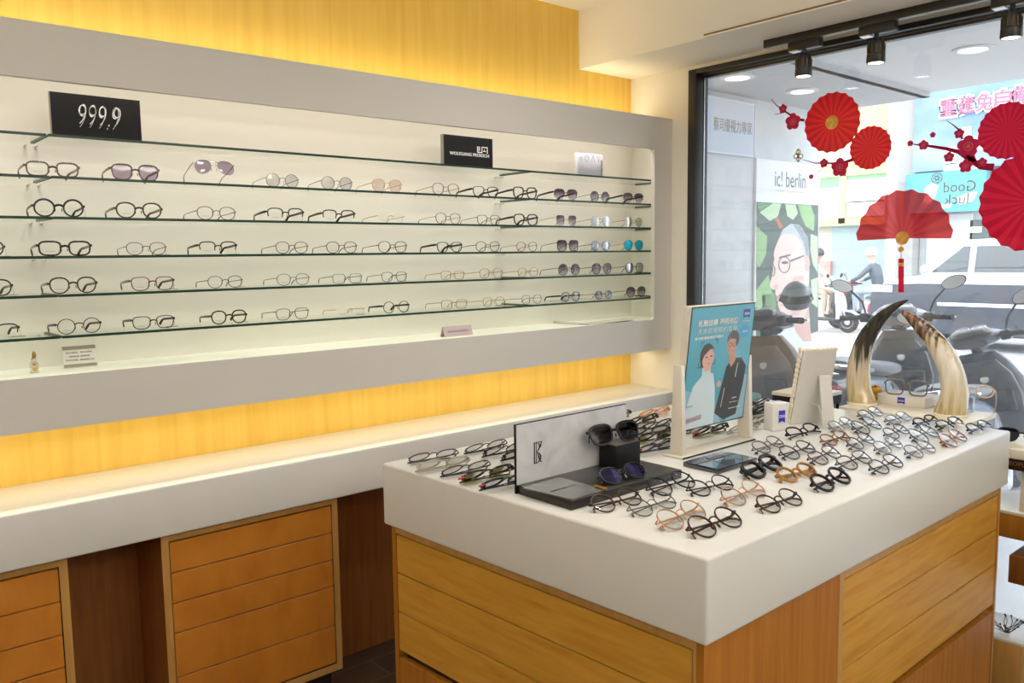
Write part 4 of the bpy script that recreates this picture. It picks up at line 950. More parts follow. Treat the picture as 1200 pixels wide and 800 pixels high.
mb = MB(); R_ = wp(1057.5, 271).z-d.c.z; d.poly(mb, [(d.c.y-math.cos(2*PI*i/24)*R_, d.c.z+math.sin(2*PI*i/24)*R_) for i in range(24)], 3)
b = wp(1056, 292); r2 = R_*.42; d.poly(mb, [(b.y-math.cos(2*PI*i/16)*r2, b.z+math.sin(2*PI*i/16)*r2) for i in range(16)], 3); d.done(mb, 'gold_disc', GOLD)
def rect(mb, d, x0, y0, x1, y1, lay): d.poly(mb, [(wp(x, y).y, wp(x, y).z) for x, y in ((x0, y0), (x1, y0), (x1, y1), (x0, y1))], lay)
mb = MB(); rect(mb, d, 1055.6, 286, 1056.6, 304, 2); rect(mb, d, 1052.8, 303, 1059.4, 342.5, 2); d.done(mb, 'tassel', DC[0])
mb = MB(); rect(mb, d, 1052.8, 308, 1059.4, 312, 3); d.done(mb, 'gold_band', GOLD)
def blossom(d, px, py, r, lay, parts):
    c = wp(px, py); R_ = wp(px, py-r).z-c.z
    for k in range(5):
        a = PI/2+2*PI*k/5; q = (c.y-math.cos(a)*R_*.56, c.z+math.sin(a)*R_*.56)
        d.poly(parts[0], [(q[0]-math.cos(2*PI*i/14)*R_*.46, q[1]+math.sin(2*PI*i/14)*R_*.46) for i in range(14)], lay+.1*k)
    d.poly(parts[0], [(c.y-math.cos(2*PI*i/14)*R_*.5, c.z+math.sin(2*PI*i/14)*R_*.5) for i in range(14)], lay+.6)
    for rr, pt, dl in ((.42, parts[1], .8), (.32, parts[0], 1.0), (.2, parts[1], 1.2)):
        d.poly(pt, [(c.y-math.cos(2*PI*i/14)*R_*rr, c.z+math.sin(2*PI*i/14)*R_*rr) for i in range(14)], lay+dl)
def branch(label, px, py, stems, blossoms):
    d = Dec('blossom_decal', label, px, py, 'plum blossom decals on the shop window'); mb = MB()
    for pts, w0, w1 in stems:
        P_ = [wp(*q) for q in pts]; n = len(P_); L_, Rr_ = [], []
        for i, p in enumerate(P_):
            tg = P_[min(i+1, n-1)]-P_[max(i-1, 0)]; tg.normalize(); nn = V((0, -tg.z, tg.y)); w = (w0+(w1-w0)*i/(n-1))*.0035/2
            L_.append(p+nn*w); Rr_.append(p-nn*w)
        for i in range(n-1): d.poly(mb, [(q.y, q.z) for q in (L_[i], L_[i+1], Rr_[i+1], Rr_[i])], 5)
    d.done(mb, 'branch', BR)
    for (x, y, r) in blossoms:
        m0 = MB(); m1 = MB(); blossom(d, x, y, r, 6, (m0, m1)); f = d.done(m0, 'blossom', PK); wpart(m1, 'blossom_centre', PK2, f, smooth=False)
branch('plum blossom branch decal at the upper edge of the gold-centred fan', 925, 135, [([(943, 141), (935, 140), (924, 133), (918, 129), (911, 124), (904, 116)], 3.5, .6), ([(922, 131), (914, 133), (908, 134)], 1.4, .5)], [(929.5, 142.5, 10), (918, 127.5, 5.5)])
branch('plum blossom branch decal below the gold-centred fan', 975, 194, [([(1000, 187), (990, 190), (978, 191.5), (966, 191), (955, 191), (941, 187)], 4, .5), ([(970, 191), (964, 197), (959, 202)], 1.3, .5)], [(984.5, 196, 11), (966, 191, 5.5), (951, 207, 3)])
branch('large plum blossom branch decal left of the crimson fans', 1120, 172, [([(1165, 196), (1150, 195), (1138, 188), (1124, 178), (1108, 174), (1086, 170.5), (1074, 169.5), (1066, 168)], 8, .5), ([(1140, 190), (1137, 180), (1135, 172)], 9, 5), ([(1128, 163), (1124, 152), (1118, 147), (1109, 140.5)], 2.6, .5)], [(1135, 171.5, 13), (1124.5, 156.5, 6), (1093.5, 158, 3.5), (1082.5, 170, 6), (1067, 168, 3.5), (1112.5, 184, 6.2), (1132, 194.5, 8), (1151, 190.5, 6)])
d = Dec('lettering_decal', 'mirrored Good luck lettering decal on the window pane', 1125, 225)
for tx, x0, x1, y0, y1 in (('Good', 1106, 1143.5, 212, 224.5), ('luck', 1106, 1135, 227, 239)):
    a, b, c = wp(x0, (y0+y1)/2), wp(x1, (y0+y1)/2), wp((x0+x1)/2, y0)
    me = text_mesh(tx, GREYG, w=(a-b).length, h=(wp((x0+x1)/2, y0)-wp((x0+x1)/2, y1)).length, depth=.0004)
    wlink('lettering', me, d.t, frame_mtx((a+b)/2+V((-.0006, 0, 0)), (0, 1, 0), (0, 0, 1)))
def ring(mb, d, px, py, r, w, lay):
    c = wp(px, py); R_ = wp(px, py-r).z-c.z; r2 = R_*(1-w); n = 24
    for i in range(n):
        a, b = 2*PI*i/n, 2*PI*(i+1)/n
        d.poly(mb, [(c.y-math.cos(q)*k, c.z+math.sin(q)*k) for q, k in ((a, R_), (b, R_), (b, r2), (a, r2))], lay)
d = Dec('crest_decal', 'small round grey-gold crest decal above the Good luck lettering', 1098, 208.5); mb = MB()
ring(mb, d, 1098, 208.5, 6.6, .14, 1); ring(mb, d, 1098, 208.5, 2.2, .4, 1)
for k in range(6):
    a = PI*k/3+.3; ring(mb, d, 1098+3.7*math.cos(a), 208.5+3.7*math.sin(a), 1.9, .35, 1)
d.done(mb, 'crest', GREYG)
d = Dec('crest_decal', 'small gold crest decal hanging between two blossom branches', 935.5, 181.5); mb = MB()
for (x, y, r) in ((935.5, 178, 3.4), (932.6, 183, 3.2), (938.6, 183, 3.2), (935.5, 186.5, 3)): ring(mb, d, x, y, r, .42, 1)
rect(mb, d, 934.8, 174, 936.2, 190, 1); d.done(mb, 'crest', mat('pale_gold_print', C(.52, .42, .22), .5))

# ------------------------------------------------------------------ track lights
tr_ = thing('light_track', 'black lighting track along the soffit above the shop window', 'light track', (3.10, -2.0, 2.49))
wpart(MB().box((3.083, -4.0, 2.478), (3.119, -.884, 2.5107)), 'rail', M['black'], tr_, bevel=.001)
wpart(MB().box((3.094, -4.0, 2.4772), (3.097, -.890, 2.478)).box((3.105, -4.0, 2.4772), (3.108, -.890, 2.478)), 'conductor', M['steel'], tr_, smooth=False)
M['lamp'] = mat('lit_lamp_lens', C(1, .97, .92), .4, emit=6)
M['bronze'] = mat('bronze_fins', C(.10, .075, .045), .35, .6)
for k, (px, py, lab) in enumerate(((942, 70, 'black track spotlight nearest the maple wall, above the shop window'), (1027, 54, 'middle black track spotlight above the shop window'), (1186, 21, 'black track spotlight farthest from the maple wall, at the picture corner'))):
    P_ = at(px, py, 0, 3.10)
    t = thing('track_spotlight', lab, 'spotlight', (3.10, P_.y, 2.478), (0, 0, 0), 'track spotlights')
    MB().box((-.018, -.075, -.036), (.018, .065, -.0005)).build('adapter', M['black'], t, bevel=.002)
    MB().box((-.0185, .02, -.040), (.0185, .060, -.036)).build('adapter_switch', M['steel'], t)
    MB().tube([(0, 0, -.036), (0, 0, -.052)], .009, 10).tube([(-.03, 0, -.085), (-.03, 0, -.060), (-.012, 0, -.050), (.012, 0, -.050), (.03, 0, -.060), (.03, 0, -.085)], .004, 6).build('yoke', M['black'], t)
    hd = MB().lathe([(.012, -.054), (.026, -.060), (.030, -.075), (.030, -.112), (.034, -.114), (.035, -.142), (.033, -.146), (.029, -.146), (.028, -.140)], 28).build('lamp_head', M['black'], t)
    fm_ = MB()
    for i in range(14):
        a = 2*PI*i/14; c, s_ = math.cos(a), math.sin(a)
        fm_.add([(c*.0305-s_*.003, s_*.0305+c*.003, -.110), (c*.0305+s_*.003, s_*.0305-c*.003, -.110), (c*.0335+s_*.003, s_*.0335-c*.003, -.110), (c*.0335-s_*.003, s_*.0335+c*.003, -.110), (c*.0305-s_*.003, s_*.0305+c*.003, -.078), (c*.0305+s_*.003, s_*.0305-c*.003, -.078), (c*.0335+s_*.003, s_*.0335-c*.003, -.078), (c*.0335-s_*.003, s_*.0335+c*.003, -.078)], [(0, 3, 2, 1), (4, 5, 6, 7), (0, 1, 5, 4), (1, 2, 6, 5), (2, 3, 7, 6), (3, 0, 4, 7)])
    fm_.build('cooling_fins', M['bronze'], hd, smooth=False)
    MB().lathe([(.0285, -.1445), (.015, -.1437), (.001, -.1435)], 24).build('lens', M['lamp'], hd)

# ------------------------------------------------------------------ window display stands and what they carry
M['greyside'] = mat('blue_grey_laminate', C(.20, .23, .28), .4)
lw = thing('display_table', 'low cream-topped black display table in the window beside the easel frame', 'display table', (2.95, -1.19, 0))
wpart(MB().box((2.85, -1.292, 1.030), (3.06, -1.10, 1.044)), 'tabletop', M['cream'], lw, bevel=.001)
wpart(MB().box((2.852, -1.290, .995), (3.058, -1.102, 1.030)), 'skirt', M['blackm'], lw)
for (x, y) in ((2.858, -1.284), (3.045, -1.284), (2.858, -1.115), (3.045, -1.115)): wpart(MB().box((x-.006, y-.006, 0), (x+.006, y+.006, .995)), 'leg', M['black'], lw)
hp = thing('display_pedestal', 'cream-topped blue-grey window pedestal carrying the two horns', 'pedestal', (2.98, -1.62, 0))
wpart(MB().box((2.85, -1.85, 1.004), (3.114, -1.39, 1.020)), 'top_board', M['cream'], hp, bevel=.001)
wpart(MB().box((2.853, -1.847, .955), (3.111, -1.393, 1.004)), 'skirt', M['greyside'], hp)
wpart(MB().box((2.90, -1.80, 0), (3.08, -1.45, .955)), 'column', mat('pale_column', C(.62, .62, .63), .5), hp)
def horn_mat(name, stops):
    mt, n, l, p = nt(name)
    tc = n.new('ShaderNodeTexCoord'); mp = n.new('ShaderNodeMapping'); mp.inputs['Scale'].default_value = (60, 60, 3.2); no = n.new('ShaderNodeTexNoise'); no.inputs['Scale'].default_value = 1; no.inputs['Detail'].default_value = 6
    sx_ = n.new('ShaderNodeSeparateXYZ'); ma = n.new('ShaderNodeMath'); ma.operation = 'MULTIPLY_ADD'; ma.inputs[1].default_value = 1.0; cr = n.new('ShaderNodeValToRGB')
    e = cr.color_ramp.elements
    while len(e) < len(stops): e.new(.5)
    for i, (q, c) in enumerate(stops): e[i].position = q; e[i].color = c
    l.new(tc.outputs['Object'], mp.inputs[0]); l.new(mp.outputs[0], no.inputs[0]); l.new(tc.outputs['Generated'], sx_.inputs[0])
    ad = n.new('ShaderNodeMath'); ad.operation = 'SUBTRACT'; ad.inputs[1].default_value = .5; l.new(no.outputs['Fac'], ad.inputs[0]); l.new(ad.outputs[0], ma.inputs[0]); l.new(sx_.outputs['Z'], ma.inputs[2]); l.new(ma.outputs[0], cr.inputs[0]); l.new(cr.outputs[0], p.inputs['Base Color'])
    p.inputs['Roughness'].default_value = .22; p.inputs['Coat Weight'].default_value = .3
    return mt
HM1 = horn_mat('dark_horn', [(0, C(.46, .33, .15)), (.22, C(.66, .55, .36)), (.40, C(.58, .50, .38)), (.52, C(.05, .038, .025)), (.8, C(.014, .011, .008)), (1, C(.05, .04, .03))])
HM2 = horn_mat('pale_horn', [(0, C(.46, .34, .16)), (.18, C(.66, .56, .38)), (.5, C(.78, .72, .60)), (.72, C(.62, .50, .34)), (.84, C(.08, .045, .022)), (.95, C(.10, .055, .03)), (1, C(.34, .16, .08))])
def horn(label, pts, xp, m):
    a = at(pts[0][0], pts[0][1], 0, xp)
    t = thing('horn', label, 'horn', (xp, a.y, 1.0203), group='horns in the window display')
    P_, Rr_ = [], []
    for i, (x, y, r) in enumerate(pts):
        p = at(x, y, 0, xp)
        if i == 0: p.z = 1.0203
        P_.append(p); Rr_.append(r*(p-CAM).dot(fw)/F)
    # refine with a smooth curve
    PP, RR = [], []
    for i in range(len(P_)-1):
        p0, p1, p2, p3 = P_[max(i-1, 0)], P_[i], P_[i+1], P_[min(i+2, len(P_)-1)]
        for k in range(5):
            u = k/5; PP.append(.5*((2*p1)+(p2-p0)*u+(2*p0-5*p1+4*p2-p3)*u*u+(3*p1-p0-3*p2+p3)*u**3)); RR.append(Rr_[i]+(Rr_[i+1]-Rr_[i])*u)
    PP.append(P_[-1]); RR.append(Rr_[-1])
    rings = []
    for i, p in enumerate(PP):
        tg = (PP[min(i+1, len(PP)-1)]-PP[max(i-1, 0)]).normalized()
        if i == 0: tg = V((0, 0, 1))
        s_ = V((1, 0, 0)); u_ = tg.cross(s_).normalized()
        rings.append([V((q.x, q.y, max(q.z, 1.0206))) for q in (p+s_*math.cos(2*PI*j/20)*RR[i]+u_*math.sin(2*PI*j/20)*RR[i] for j in range(20))])
    mb = MB().loft(rings); wpart(mb, 'horn_body', m, t)
    mb = MB().lathe([(Rr_[0]*1.02, .0), (Rr_[0]*1.03, .006), (Rr_[0]*.99, .010)], 24, org=(0, 0, .0)); mb.build('base_ring', M['cream'], t)
horn('tall dark horn with black curved tip in the window display', [(1010, 475, 16.5), (1006.5, 455, 13.8), (1006, 435, 12.8), (1008.5, 418, 12), (1015, 398, 10.5), (1025, 381.5, 8.6), (1038, 367.5, 6.2), (1052, 357, 3.6), (1065, 351, .8)], 2.955, HM1)
horn('pale cream horn with brown tip in the window display', [(1113, 488, 17.8), (1117.5, 470, 15.4), (1118, 452, 14.4), (1115, 436, 13.6), (1107.5, 418, 13), (1096, 400, 11.2), (1082, 385, 9), (1069.5, 374, 6.2), (1058, 365.5, 2.2)], 2.955, HM2)
P_ = at(1028, 472, 2, 1.0203)
t = thing('logo_block', 'low white block with a small blue plaque between the two horns', 'display block', (P_.x, P_.y, 1.0203)); Lw = abs(at(1084, 478, 0, P_.x).y-P_.y); Hb = at(1028, 460.5, 0, P_.x).z-1.0203; Db = .13
mb = MB().box((0, -Lw, .0003), (Db, 0, Hb)); mb.build('block', M['card'], t, bevel=.0015)
mb = MB(); q0 = -(at(1056, 470, 0, P_.x).y-P_.y)
zlogo(mb, q0, 0, .028, .026, lambda u, v, o: V((-.0006, -u, Hb*.52-v)), 0); mb.build('logo_plaque', M['zeissblue'], t, smooth=False)
link('lettering', text_mesh('ZEISS', M['inkw'], w=.022, h=.006), t, frame_mtx((-.0008, -q0, Hb*.53), (0, -1, 0), (0, 0, 1)))
topb = 1.0203+Hb
FM['bronze'] = mat('smoky_bronze_acetate', C(.13, .10, .065), .2, coat=.3)
ST['big_mask'] = ('', dict(shape='square', a=.0275, b=.0245, dbl=.015, t=.0046, dep=.006, fm='bronze', tm='bronze', lm='clear', brow=0))
A, B = at(1038, 450, 0, P_.x+.02), at(1087, 456, 0, P_.x+.02); dd_ = B-A; g = geo_of('big_mask')
put_glasses(g, 'large smoky bronze square eyeglasses standing on the white block between the horns', ((A.x+B.x)/2, (A.y+B.y)/2, topb+.0003), Euler((0, 0, math.atan2(dd_.y, dd_.x)+.25)).to_matrix(), min(1.12, dd_.length/g[1]), 'glasses in the window display')
ST['pink_round'] = ('', dict(shape='panto', a=.0235, b=.0205, dbl=.020, t=.0038, dep=.0044, fm='pink', tm='pink', lm='clear'))
P_ = at(1150, 478, 2, 1.0203); g = geo_of('pink_round')
t = put_glasses(g, 'pale pink acetate eyeglasses standing on their temple tips beside the pale horn', (3.045, -1.79, 1.0203+.060), (Euler((0, 0, math.radians(-75))).to_matrix() @ Euler((math.radians(-38), 0, 0)).to_matrix()), 1.05, 'glasses in the window display')
t = thing('acrylic_block', 'small clear acrylic block beside the pale horn', 'display block', (3.08, -1.765, 1.0203)); MB().box((-.012, -.018, .0002), (.012, .018, .055)).build('block', glassy('acrylic', C(.80, .82, .84), .1), t, bevel=.001)
P_ = at(1028, 455, 0, 3.07)
t = thing('plush_toy', 'little yellow and red toy behind the white block between the horns', 'toy', (3.06, P_.y, 1.0203))
MB().ball((0, 0, .042), (.022, .026, .020), 12, 8).ball((0, 0, .014), (.020, .024, .0138), 12, 8).build('body', mat('yellow_plush', C(.70, .40, .06), .9), t)
MB().ball((-.012, .020, .046), (.013, .013, .013), 10, 6).ball((-.010, -.004, .058), .007, 8, 6).build('red_patch', mat('red_plush', C(.60, .10, .04), .9), t)
MB().ball((-.004, -.020, .014), (.016, .016, .012), 10, 6).build('green_patch', mat('green_plush', C(.22, .30, .05), .9), t)

t = thing('cloth_bundle', 'small crumpled teal cloth behind the white logo block', 'cloth', (2.58, -1.13, ZI+.0005)); rs = random.Random(5); mb = MB()
for i in range(9): mb.ball((rs.uniform(-.05, .05), rs.uniform(-.04, .04), .018+rs.uniform(0, .012)), (rs.uniform(.018, .03), rs.uniform(.015, .028), .0175), 9, 6)
mb.build('folds', mat('teal_cloth', C(.16, .30, .32), .9, bump=.6, bscale=120), t)
t = thing('artificial_flower', 'small bright pink flower behind the right poster post', 'flower', (2.46, -1.06, ZI+.0005)); mb = MB()
for i in range(6): a = 2*PI*i/6; mb.ball((.018*math.cos(a), .018*math.sin(a), .030), (.014, .014, .008), 10, 6)
mb.build('petals', mat('pink_petal', C(.70, .06, .22), .6), t); MB().ball((0, 0, .034), .009, 8, 6).build('flower_centre', M['cream'], t); MB().tube([(0, 0, 0), (.004, 0, .028)], .003, 6).build('stem', mat('green_stem', C(.06, .16, .04), .6), t)

# stepped maple display unit in the window, beyond the island's end
sd = thing('display_steps', 'stepped maple display unit in the window past the end of the island', 'display unit', (3.0, -2.3, 0))
def blk(nm, x0, y0, z0, x1, y1, z1, m, top=None, parent=sd):
    wpart(MB().box((x0, y0, z0), (x1, y1, z1)), nm, m, parent, bevel=.001)
    if top: wpart(MB().box((x0-.001, y0, z1), (x1, y1+.001, z1+.010)), nm+'_top', top, parent, bevel=.0008)
blk('platform', 2.92, -2.75, .632, 3.20, -1.87, .715, M['maple_v'], M['cream'])
blk('step', 2.92, -2.75, .478, 3.20, -1.975, .574, M['maple_red'])
wpart(MB().box((2.94, -2.77, 0), (3.20, -2.75, .715)), 'side_panel', M['maple_v'], sd)
lb = thing('display_plinth', 'low maple plinth with white top on the window floor', 'plinth', (3.05, -1.85, 0))
blk('plinth_body', 2.97, -2.015, .0, 3.19, -1.83, .242, M['maple_edge'], M['white'], lb)
t = thing('dried_sprig', 'small dried twig sprig lying on the low maple plinth', 'sprig', (3.02, -1.945, .2525)); mb = MB()
rs = random.Random(3)
for i in range(16):
    a = rs.uniform(0, 2*PI); p = V((0, 0, .003)); pts = [p]
    for k in range(3): p = p+V((math.cos(a)*.014, math.sin(a)*.018, rs.uniform(.004, .022))); a += rs.uniform(-.6, .6); pts.append(p)
    mb.tube(pts, .0014, 5); mb.ball(pts[-1], .004, 6, 4)
mb.build('twigs', mat('olive_brown_twig', C(.09, .07, .025), .8), t)
t = thing('cream_box', 'plain cream box standing on the upper maple platform', 'box', (3.02, -2.15, .7252)); wpart(MB().box((2.94, -2.40, .7255), (3.10, -1.992, .866)), 'box', M['cream'], t, bevel=.001)
t = thing('brand_block', 'dark brown block with copper lettering on top of the cream box', 'sign', (3.02, -2.15, .866))
wpart(MB().box((2.93, -2.42, .8663), (3.12, -1.87, .912)), 'block', mat('dark_brown_lacquer', C(.06, .022, .012), .35), t, bevel=.001)
wlink('lettering', text_mesh('OLIVER PEOPLES', mat('copper_letters', C(.55, .30, .14), .35, .6), w=.150, h=.014, bold=.01), t, frame_mtx((2.9295, -1.950, .889), (0, -1, 0), (0, 0, 1)))
t = thing('display_shelf_board', 'pale cream board on top of the dark brown block carrying sunglasses', 'board', (3.02, -2.1, .912)); wpart(MB().box((2.90, -2.45, .9123), (3.20, -1.87, .944)), 'board', M['cream'], t, bevel=.001)
zz_ = .9443
put_glasses(geo_of('sun_acetate'), 'black sunglasses on the cream board past the end of the island', (3.03, -1.96, zz_), Euler((0, 0, math.radians(-70))).to_matrix(), 1, 'glasses in the window display', 'sunglasses')
put_glasses(geo_of('sun_bluegrad'), 'blue-grey round sunglasses on the cream board at the picture edge', (2.955, -2.12, zz_), Euler((0, 0, math.radians(-82))).to_matrix(), 1, 'glasses in the window display', 'sunglasses')

# ------------------------------------------------------------------ outside: arcade, street, scooters, van, facades
M['tile'] = noise_mat('pale_grey_stone', [(.3, C(.52, .53, .55)), (.7, C(.60, .61, .63))], (1, 1, 1), 7, 5, .5)
M['aceil'] = mat('arcade_ceiling_paint', C(.68, .68, .67), .9)
M['asphalt'] = noise_mat('pale_asphalt', [(.3, C(.34, .34, .345)), (.7, C(.40, .40, .405))], (1, 1, 1), 12, 6, .85)
YW = .45
struct(MB().box((3.50, -14, -.14), (6.6, 12, -.01)).build('ground_arcade', M['tile']))
struct(MB().box((6.6, -30, -.20), (25, 40, -.12)).build('ground_road', M['asphalt']))
struct(MB().box((25, -30, -.20), (27, 40, -.02)).build('ground_pavement', M['tile']))
xE = at(959, 300, 1, YW).x
struct(MB().box((3.50, YW, -.01), (xE, YW+.25, 2.9)).build('wall_arcade', M['tile']))
zc_ = at(1090, 114, 0, xE+.02).z; pc = at(1090, 114, 0, xE+.02)
struct(MB().box((3.50, pc.y, zc_), (xE+.02, 12, zc_+.06)).build('ceiling_arcade', mat('arcade_soffit_grey', C(.50, .50, .51), .9)))
zr_ = at(1194, 95, 0, xE+.03).z
struct(MB().box((3.50, -14, max(zr_, zc_+.035)), (xE+.03, pc.y, zr_+.4)).build('ceiling_arcade_bay', M['aceil']))
struct(MB().box((3.50, pc.y-.001, zc_-.0), (xE+.02, pc.y+.05, zc_+.3)).build('beam_arcade', mat('arcade_beam_grey', C(.42, .42, .43), .9)))
M['dl'] = mat('arcade_lamp', C(1, .98, .95), .5, emit=1.4)
for k, (px, py, z, lab) in enumerate(((864, 90, zc_, 'round arcade ceiling lamp nearest the window frame'), (940, 106, zc_, 'round arcade ceiling lamp above the gold-centred fan'), (1140, 57, max(zr_, zc_+.035), 'round arcade ceiling lamp in the white bay'))):
    P_ = at(px, py, 2, z)
    t = thing('ceiling_lamp', lab, 'ceiling lamp', P_, group='arcade ceiling lamps')
    MB().lathe([(.105, -.0005), (.105, -.008), (.090, -.010)], 32).build('rim', M['aceil'], t); MB().lathe([(.088, -.0095), (.05, -.011), (.001, -.0115)], 32).build('diffuser', M['dl'], t)

def quadpx(mb, pts, y, d=0):
    o = len(mb.v); mb.v += [at(px, py, 1, y)+V((0, -d, 0)) for px, py in pts]; mb.face(list(range(o, o+len(pts))))
# sign panel on the arcade wall
ys = YW-.04
c4 = [at(*q, 1, ys) for q in ((822, 112), (884.5, 122), (884.5, 184.5), (822, 178))]
x0, x1, z0, z1 = 3.62, c4[1].x, c4[2].z, c4[1].z
t = thing('wall_sign', 'pale blue-grey sign panel with Chinese lettering high on the arcade wall', 'sign', ((x0+x1)/2, YW, z0))
wpart(MB().box((x0, ys, z0), (x1, YW-.0005, z1)), 'panel', mat('pale_blue_panel', C(.56, .60, .68), .4), t)
wpart(MB().box((x0, ys-.004, z1-.012), (x1+.012, ys, z1)).box((x0, ys-.004, z0), (x1+.012, ys, z0+.012)).box((x1, ys-.004, z0), (x1+.012, YW-.0005, z1)), 'frame', mat('silver_trim', C(.66, .68, .72), .4), t)
a, b = at(836, 146, 1, ys), at(881, 149.5, 1, ys)
wlink('lettering', text_mesh('\u8521\u53f8\u512a\u8996\u529b\u5c08\u5bb6', M['inkg'], w=b.x-a.x, h=(z1-z0)*.24), t, frame_mtx(((a.x+b.x)/2, ys-.001, (a.z+b.z)/2), (1, 0, 0), (0, 0, 1)))
# tall poster on the arcade wall
yp = YW-.02
pa = at(886, 237, 1, yp); pb = at(958, 240, 1, yp); ptop = at(886, 185, 1, yp).z; pbot = -.0
t = thing('wall_poster', 'tall wall poster of a man with glasses among green leaves', 'poster', ((pa.x+pb.x)/2, YW, .05))
wpart(MB().box((pa.x, yp, .05), (pb.x, YW-.0005, ptop)), 'panel', mat('poster_white', C(.78, .80, .82), .5), t, smooth=False)
PW = {k: mat('print_'+k, srgb(*v), .5) for k, v in dict(leafd=(92, 106, 100), leaf=(150, 186, 132), leafl=(192, 218, 178), leafm=(120, 156, 112), skin=(238, 206, 198), skind=(220, 180, 172), hair=(150, 156, 162), hairl=(190, 196, 202), dark=(110, 104, 110), lip=(206, 148, 148), coat=(232, 236, 240), red=(196, 120, 88)).items()}
wk = list(PW); mb = MB()
def pw(col, pts, d): mb.mat(wk.index(col)); quadpx(mb, [(800+x/3.333, 220+y/3.333) for x, y in pts], yp, d)
pw('leafd', [(288, 55), (529, 68), (529, 900), (284, 900)], .0006)
for col, pts in (('leaf', [(288, 150), (330, 190), (325, 260), (300, 310), (288, 300)]), ('leafl', [(300, 95), (352, 60), (385, 62), (372, 110), (340, 130)]), ('leafm', [(290, 60), (345, 60), (300, 92)]), ('leafl', [(400, 64), (440, 66), (450, 100), (430, 125), (408, 110)]), ('leaf', [(450, 66), (500, 68), (515, 110), (512, 170), (480, 150), (462, 110)]), ('leafl', [(500, 180), (527, 190), (527, 330), (508, 300), (498, 240)]), ('leaf', [(286, 400), (335, 340), (352, 420), (335, 520), (300, 560), (286, 540)]), ('leafl', [(286, 640), (330, 600), (325, 720), (286, 760)]), ('leafm', [(310, 420), (358, 410), (370, 500), (340, 590), (310, 560)]), ('leaf', [(286, 780), (340, 700), (380, 800), (340, 890), (286, 890)]), ('red', [(358, 120), (368, 112), (392, 150), (380, 160)]), ('leafl', [(500, 360), (527, 350), (527, 470), (505, 450)])): pw(col, pts, .0010)
pw('coat', [(370, 560), (440, 540), (470, 580), (528, 560), (528, 900), (400, 900), (360, 760)], .0014)
pw('skin', [(372, 205), (360, 235), (354, 262), (358, 276), (352, 300), (352, 325), (346, 352), (338, 380), (344, 394), (362, 400), (360, 414), (366, 424), (364, 434), (372, 444), (372, 458), (380, 482), (396, 506), (432, 530), (470, 520), (490, 470), (494, 330), (486, 250), (460, 170), (420, 150), (388, 170)], .0018)
pw('skind', [(432, 528), (470, 515), (492, 465), (502, 600), (470, 600), (440, 560)], .0019)
pw('skind', [(430, 350), (470, 340), (480, 440), (450, 500), (425, 500), (412, 440)], .0019)
pw('hairl', [(376, 196), (388, 165), (420, 140), (455, 145), (485, 190), (495, 250), (494, 262), (476, 268), (466, 220), (438, 184), (400, 178)], .0022)
pw('hair', [(430, 143), (462, 150), (488, 195), (496, 262), (482, 266), (472, 215), (450, 175)], .0024)
pw('skind', [(474, 268), (490, 262), (497, 296), (490, 328), (476, 320)], .0026)
def rr(cx, cy, rx, ry, n=18): return [(cx+rx*math.cos(2*PI*i/n), cy+ry*math.sin(2*PI*i/n)) for i in range(n)]
for (cx, cy, rx, ry) in ((396, 300, 24, 33), (350, 322, 11, 24)):
    o_, i_ = rr(cx, cy, rx, ry), rr(cx, cy, rx-4, ry-4)
    for k in range(18): j = (k+1) % 18; pw('dark', [o_[k], o_[j], i_[j], i_[k]], .0026)
pw('dark', [(418, 282), (472, 262), (474, 268), (420, 290)], .0026); pw('dark', rr(398, 292, 14, 6, 10), .0024); pw('dark', [(375, 270), (418, 258), (420, 265), (376, 277)], .0024)
pw('lip', [(363, 424), (380, 416), (400, 424), (384, 436), (366, 438)], .0024); pw('skind', [(352, 384), (366, 374), (374, 390), (360, 398)], .0023); pw('skind', [(374, 455), (404, 448), (398, 462), (380, 466)], .0023)
wpart(mb, 'printed_picture', [PW[k] for k in wk], t, smooth=False)
for tx, xa_, xb_, yc_, h_, m_ in (('ic! berlin', 908, 944, 210, .115, M['inkg']), ('made in germany', 909, 943, 224, .022, mat('pale_red_print', C(.66, .44, .42), .6))):
    a, b = at(xa_, yc_, 1, yp), at(xb_, yc_+1, 1, yp)
    wlink('lettering', text_mesh(tx, m_, w=b.x-a.x, h=h_), t, frame_mtx(((a.x+b.x)/2, yp-.001, (a.z+b.z)/2), (1, 0, 0), (0, 0, 1)))

# ---- scooters
def sec(x, zc, w, h, e=2.6, n=20, yc=0):
    out = []
    for i in range(n):
        a = 2*PI*i/n; c, s_ = math.cos(a), math.sin(a)
        out.append(V((x, yc+w*math.copysign(abs(c)**(2/e), c), zc+h*math.copysign(abs(s_)**(2/e), s_))))
    return out
def zsec(z, xc, l, w, e=2.6, n=20):
    out = []
    for i in range(n):
        a = 2*PI*i/n; c, s_ = math.cos(a), math.sin(a)
        out.append(V((xc+l*math.copysign(abs(c)**(2/e), c), w*math.copysign(abs(s_)**(2/e), s_), z)))
    return out
M['rubber'] = mat('tyre_rubber', C(.02, .02, .02), .8); M['seat'] = mat('grey_seat_vinyl', C(.13, .14, .15), .45); M['mirror'] = mat('mirror_glass', C(.62, .64, .64), .25, .4)
M['dial'] = mat('instrument_dial', C(.45, .48, .52), .15, coat=.5); M['taill'] = mat('tail_lamp_red', C(.45, .02, .02), .2); M['plate'] = mat('pale_plate', C(.66, .68, .68), .5)
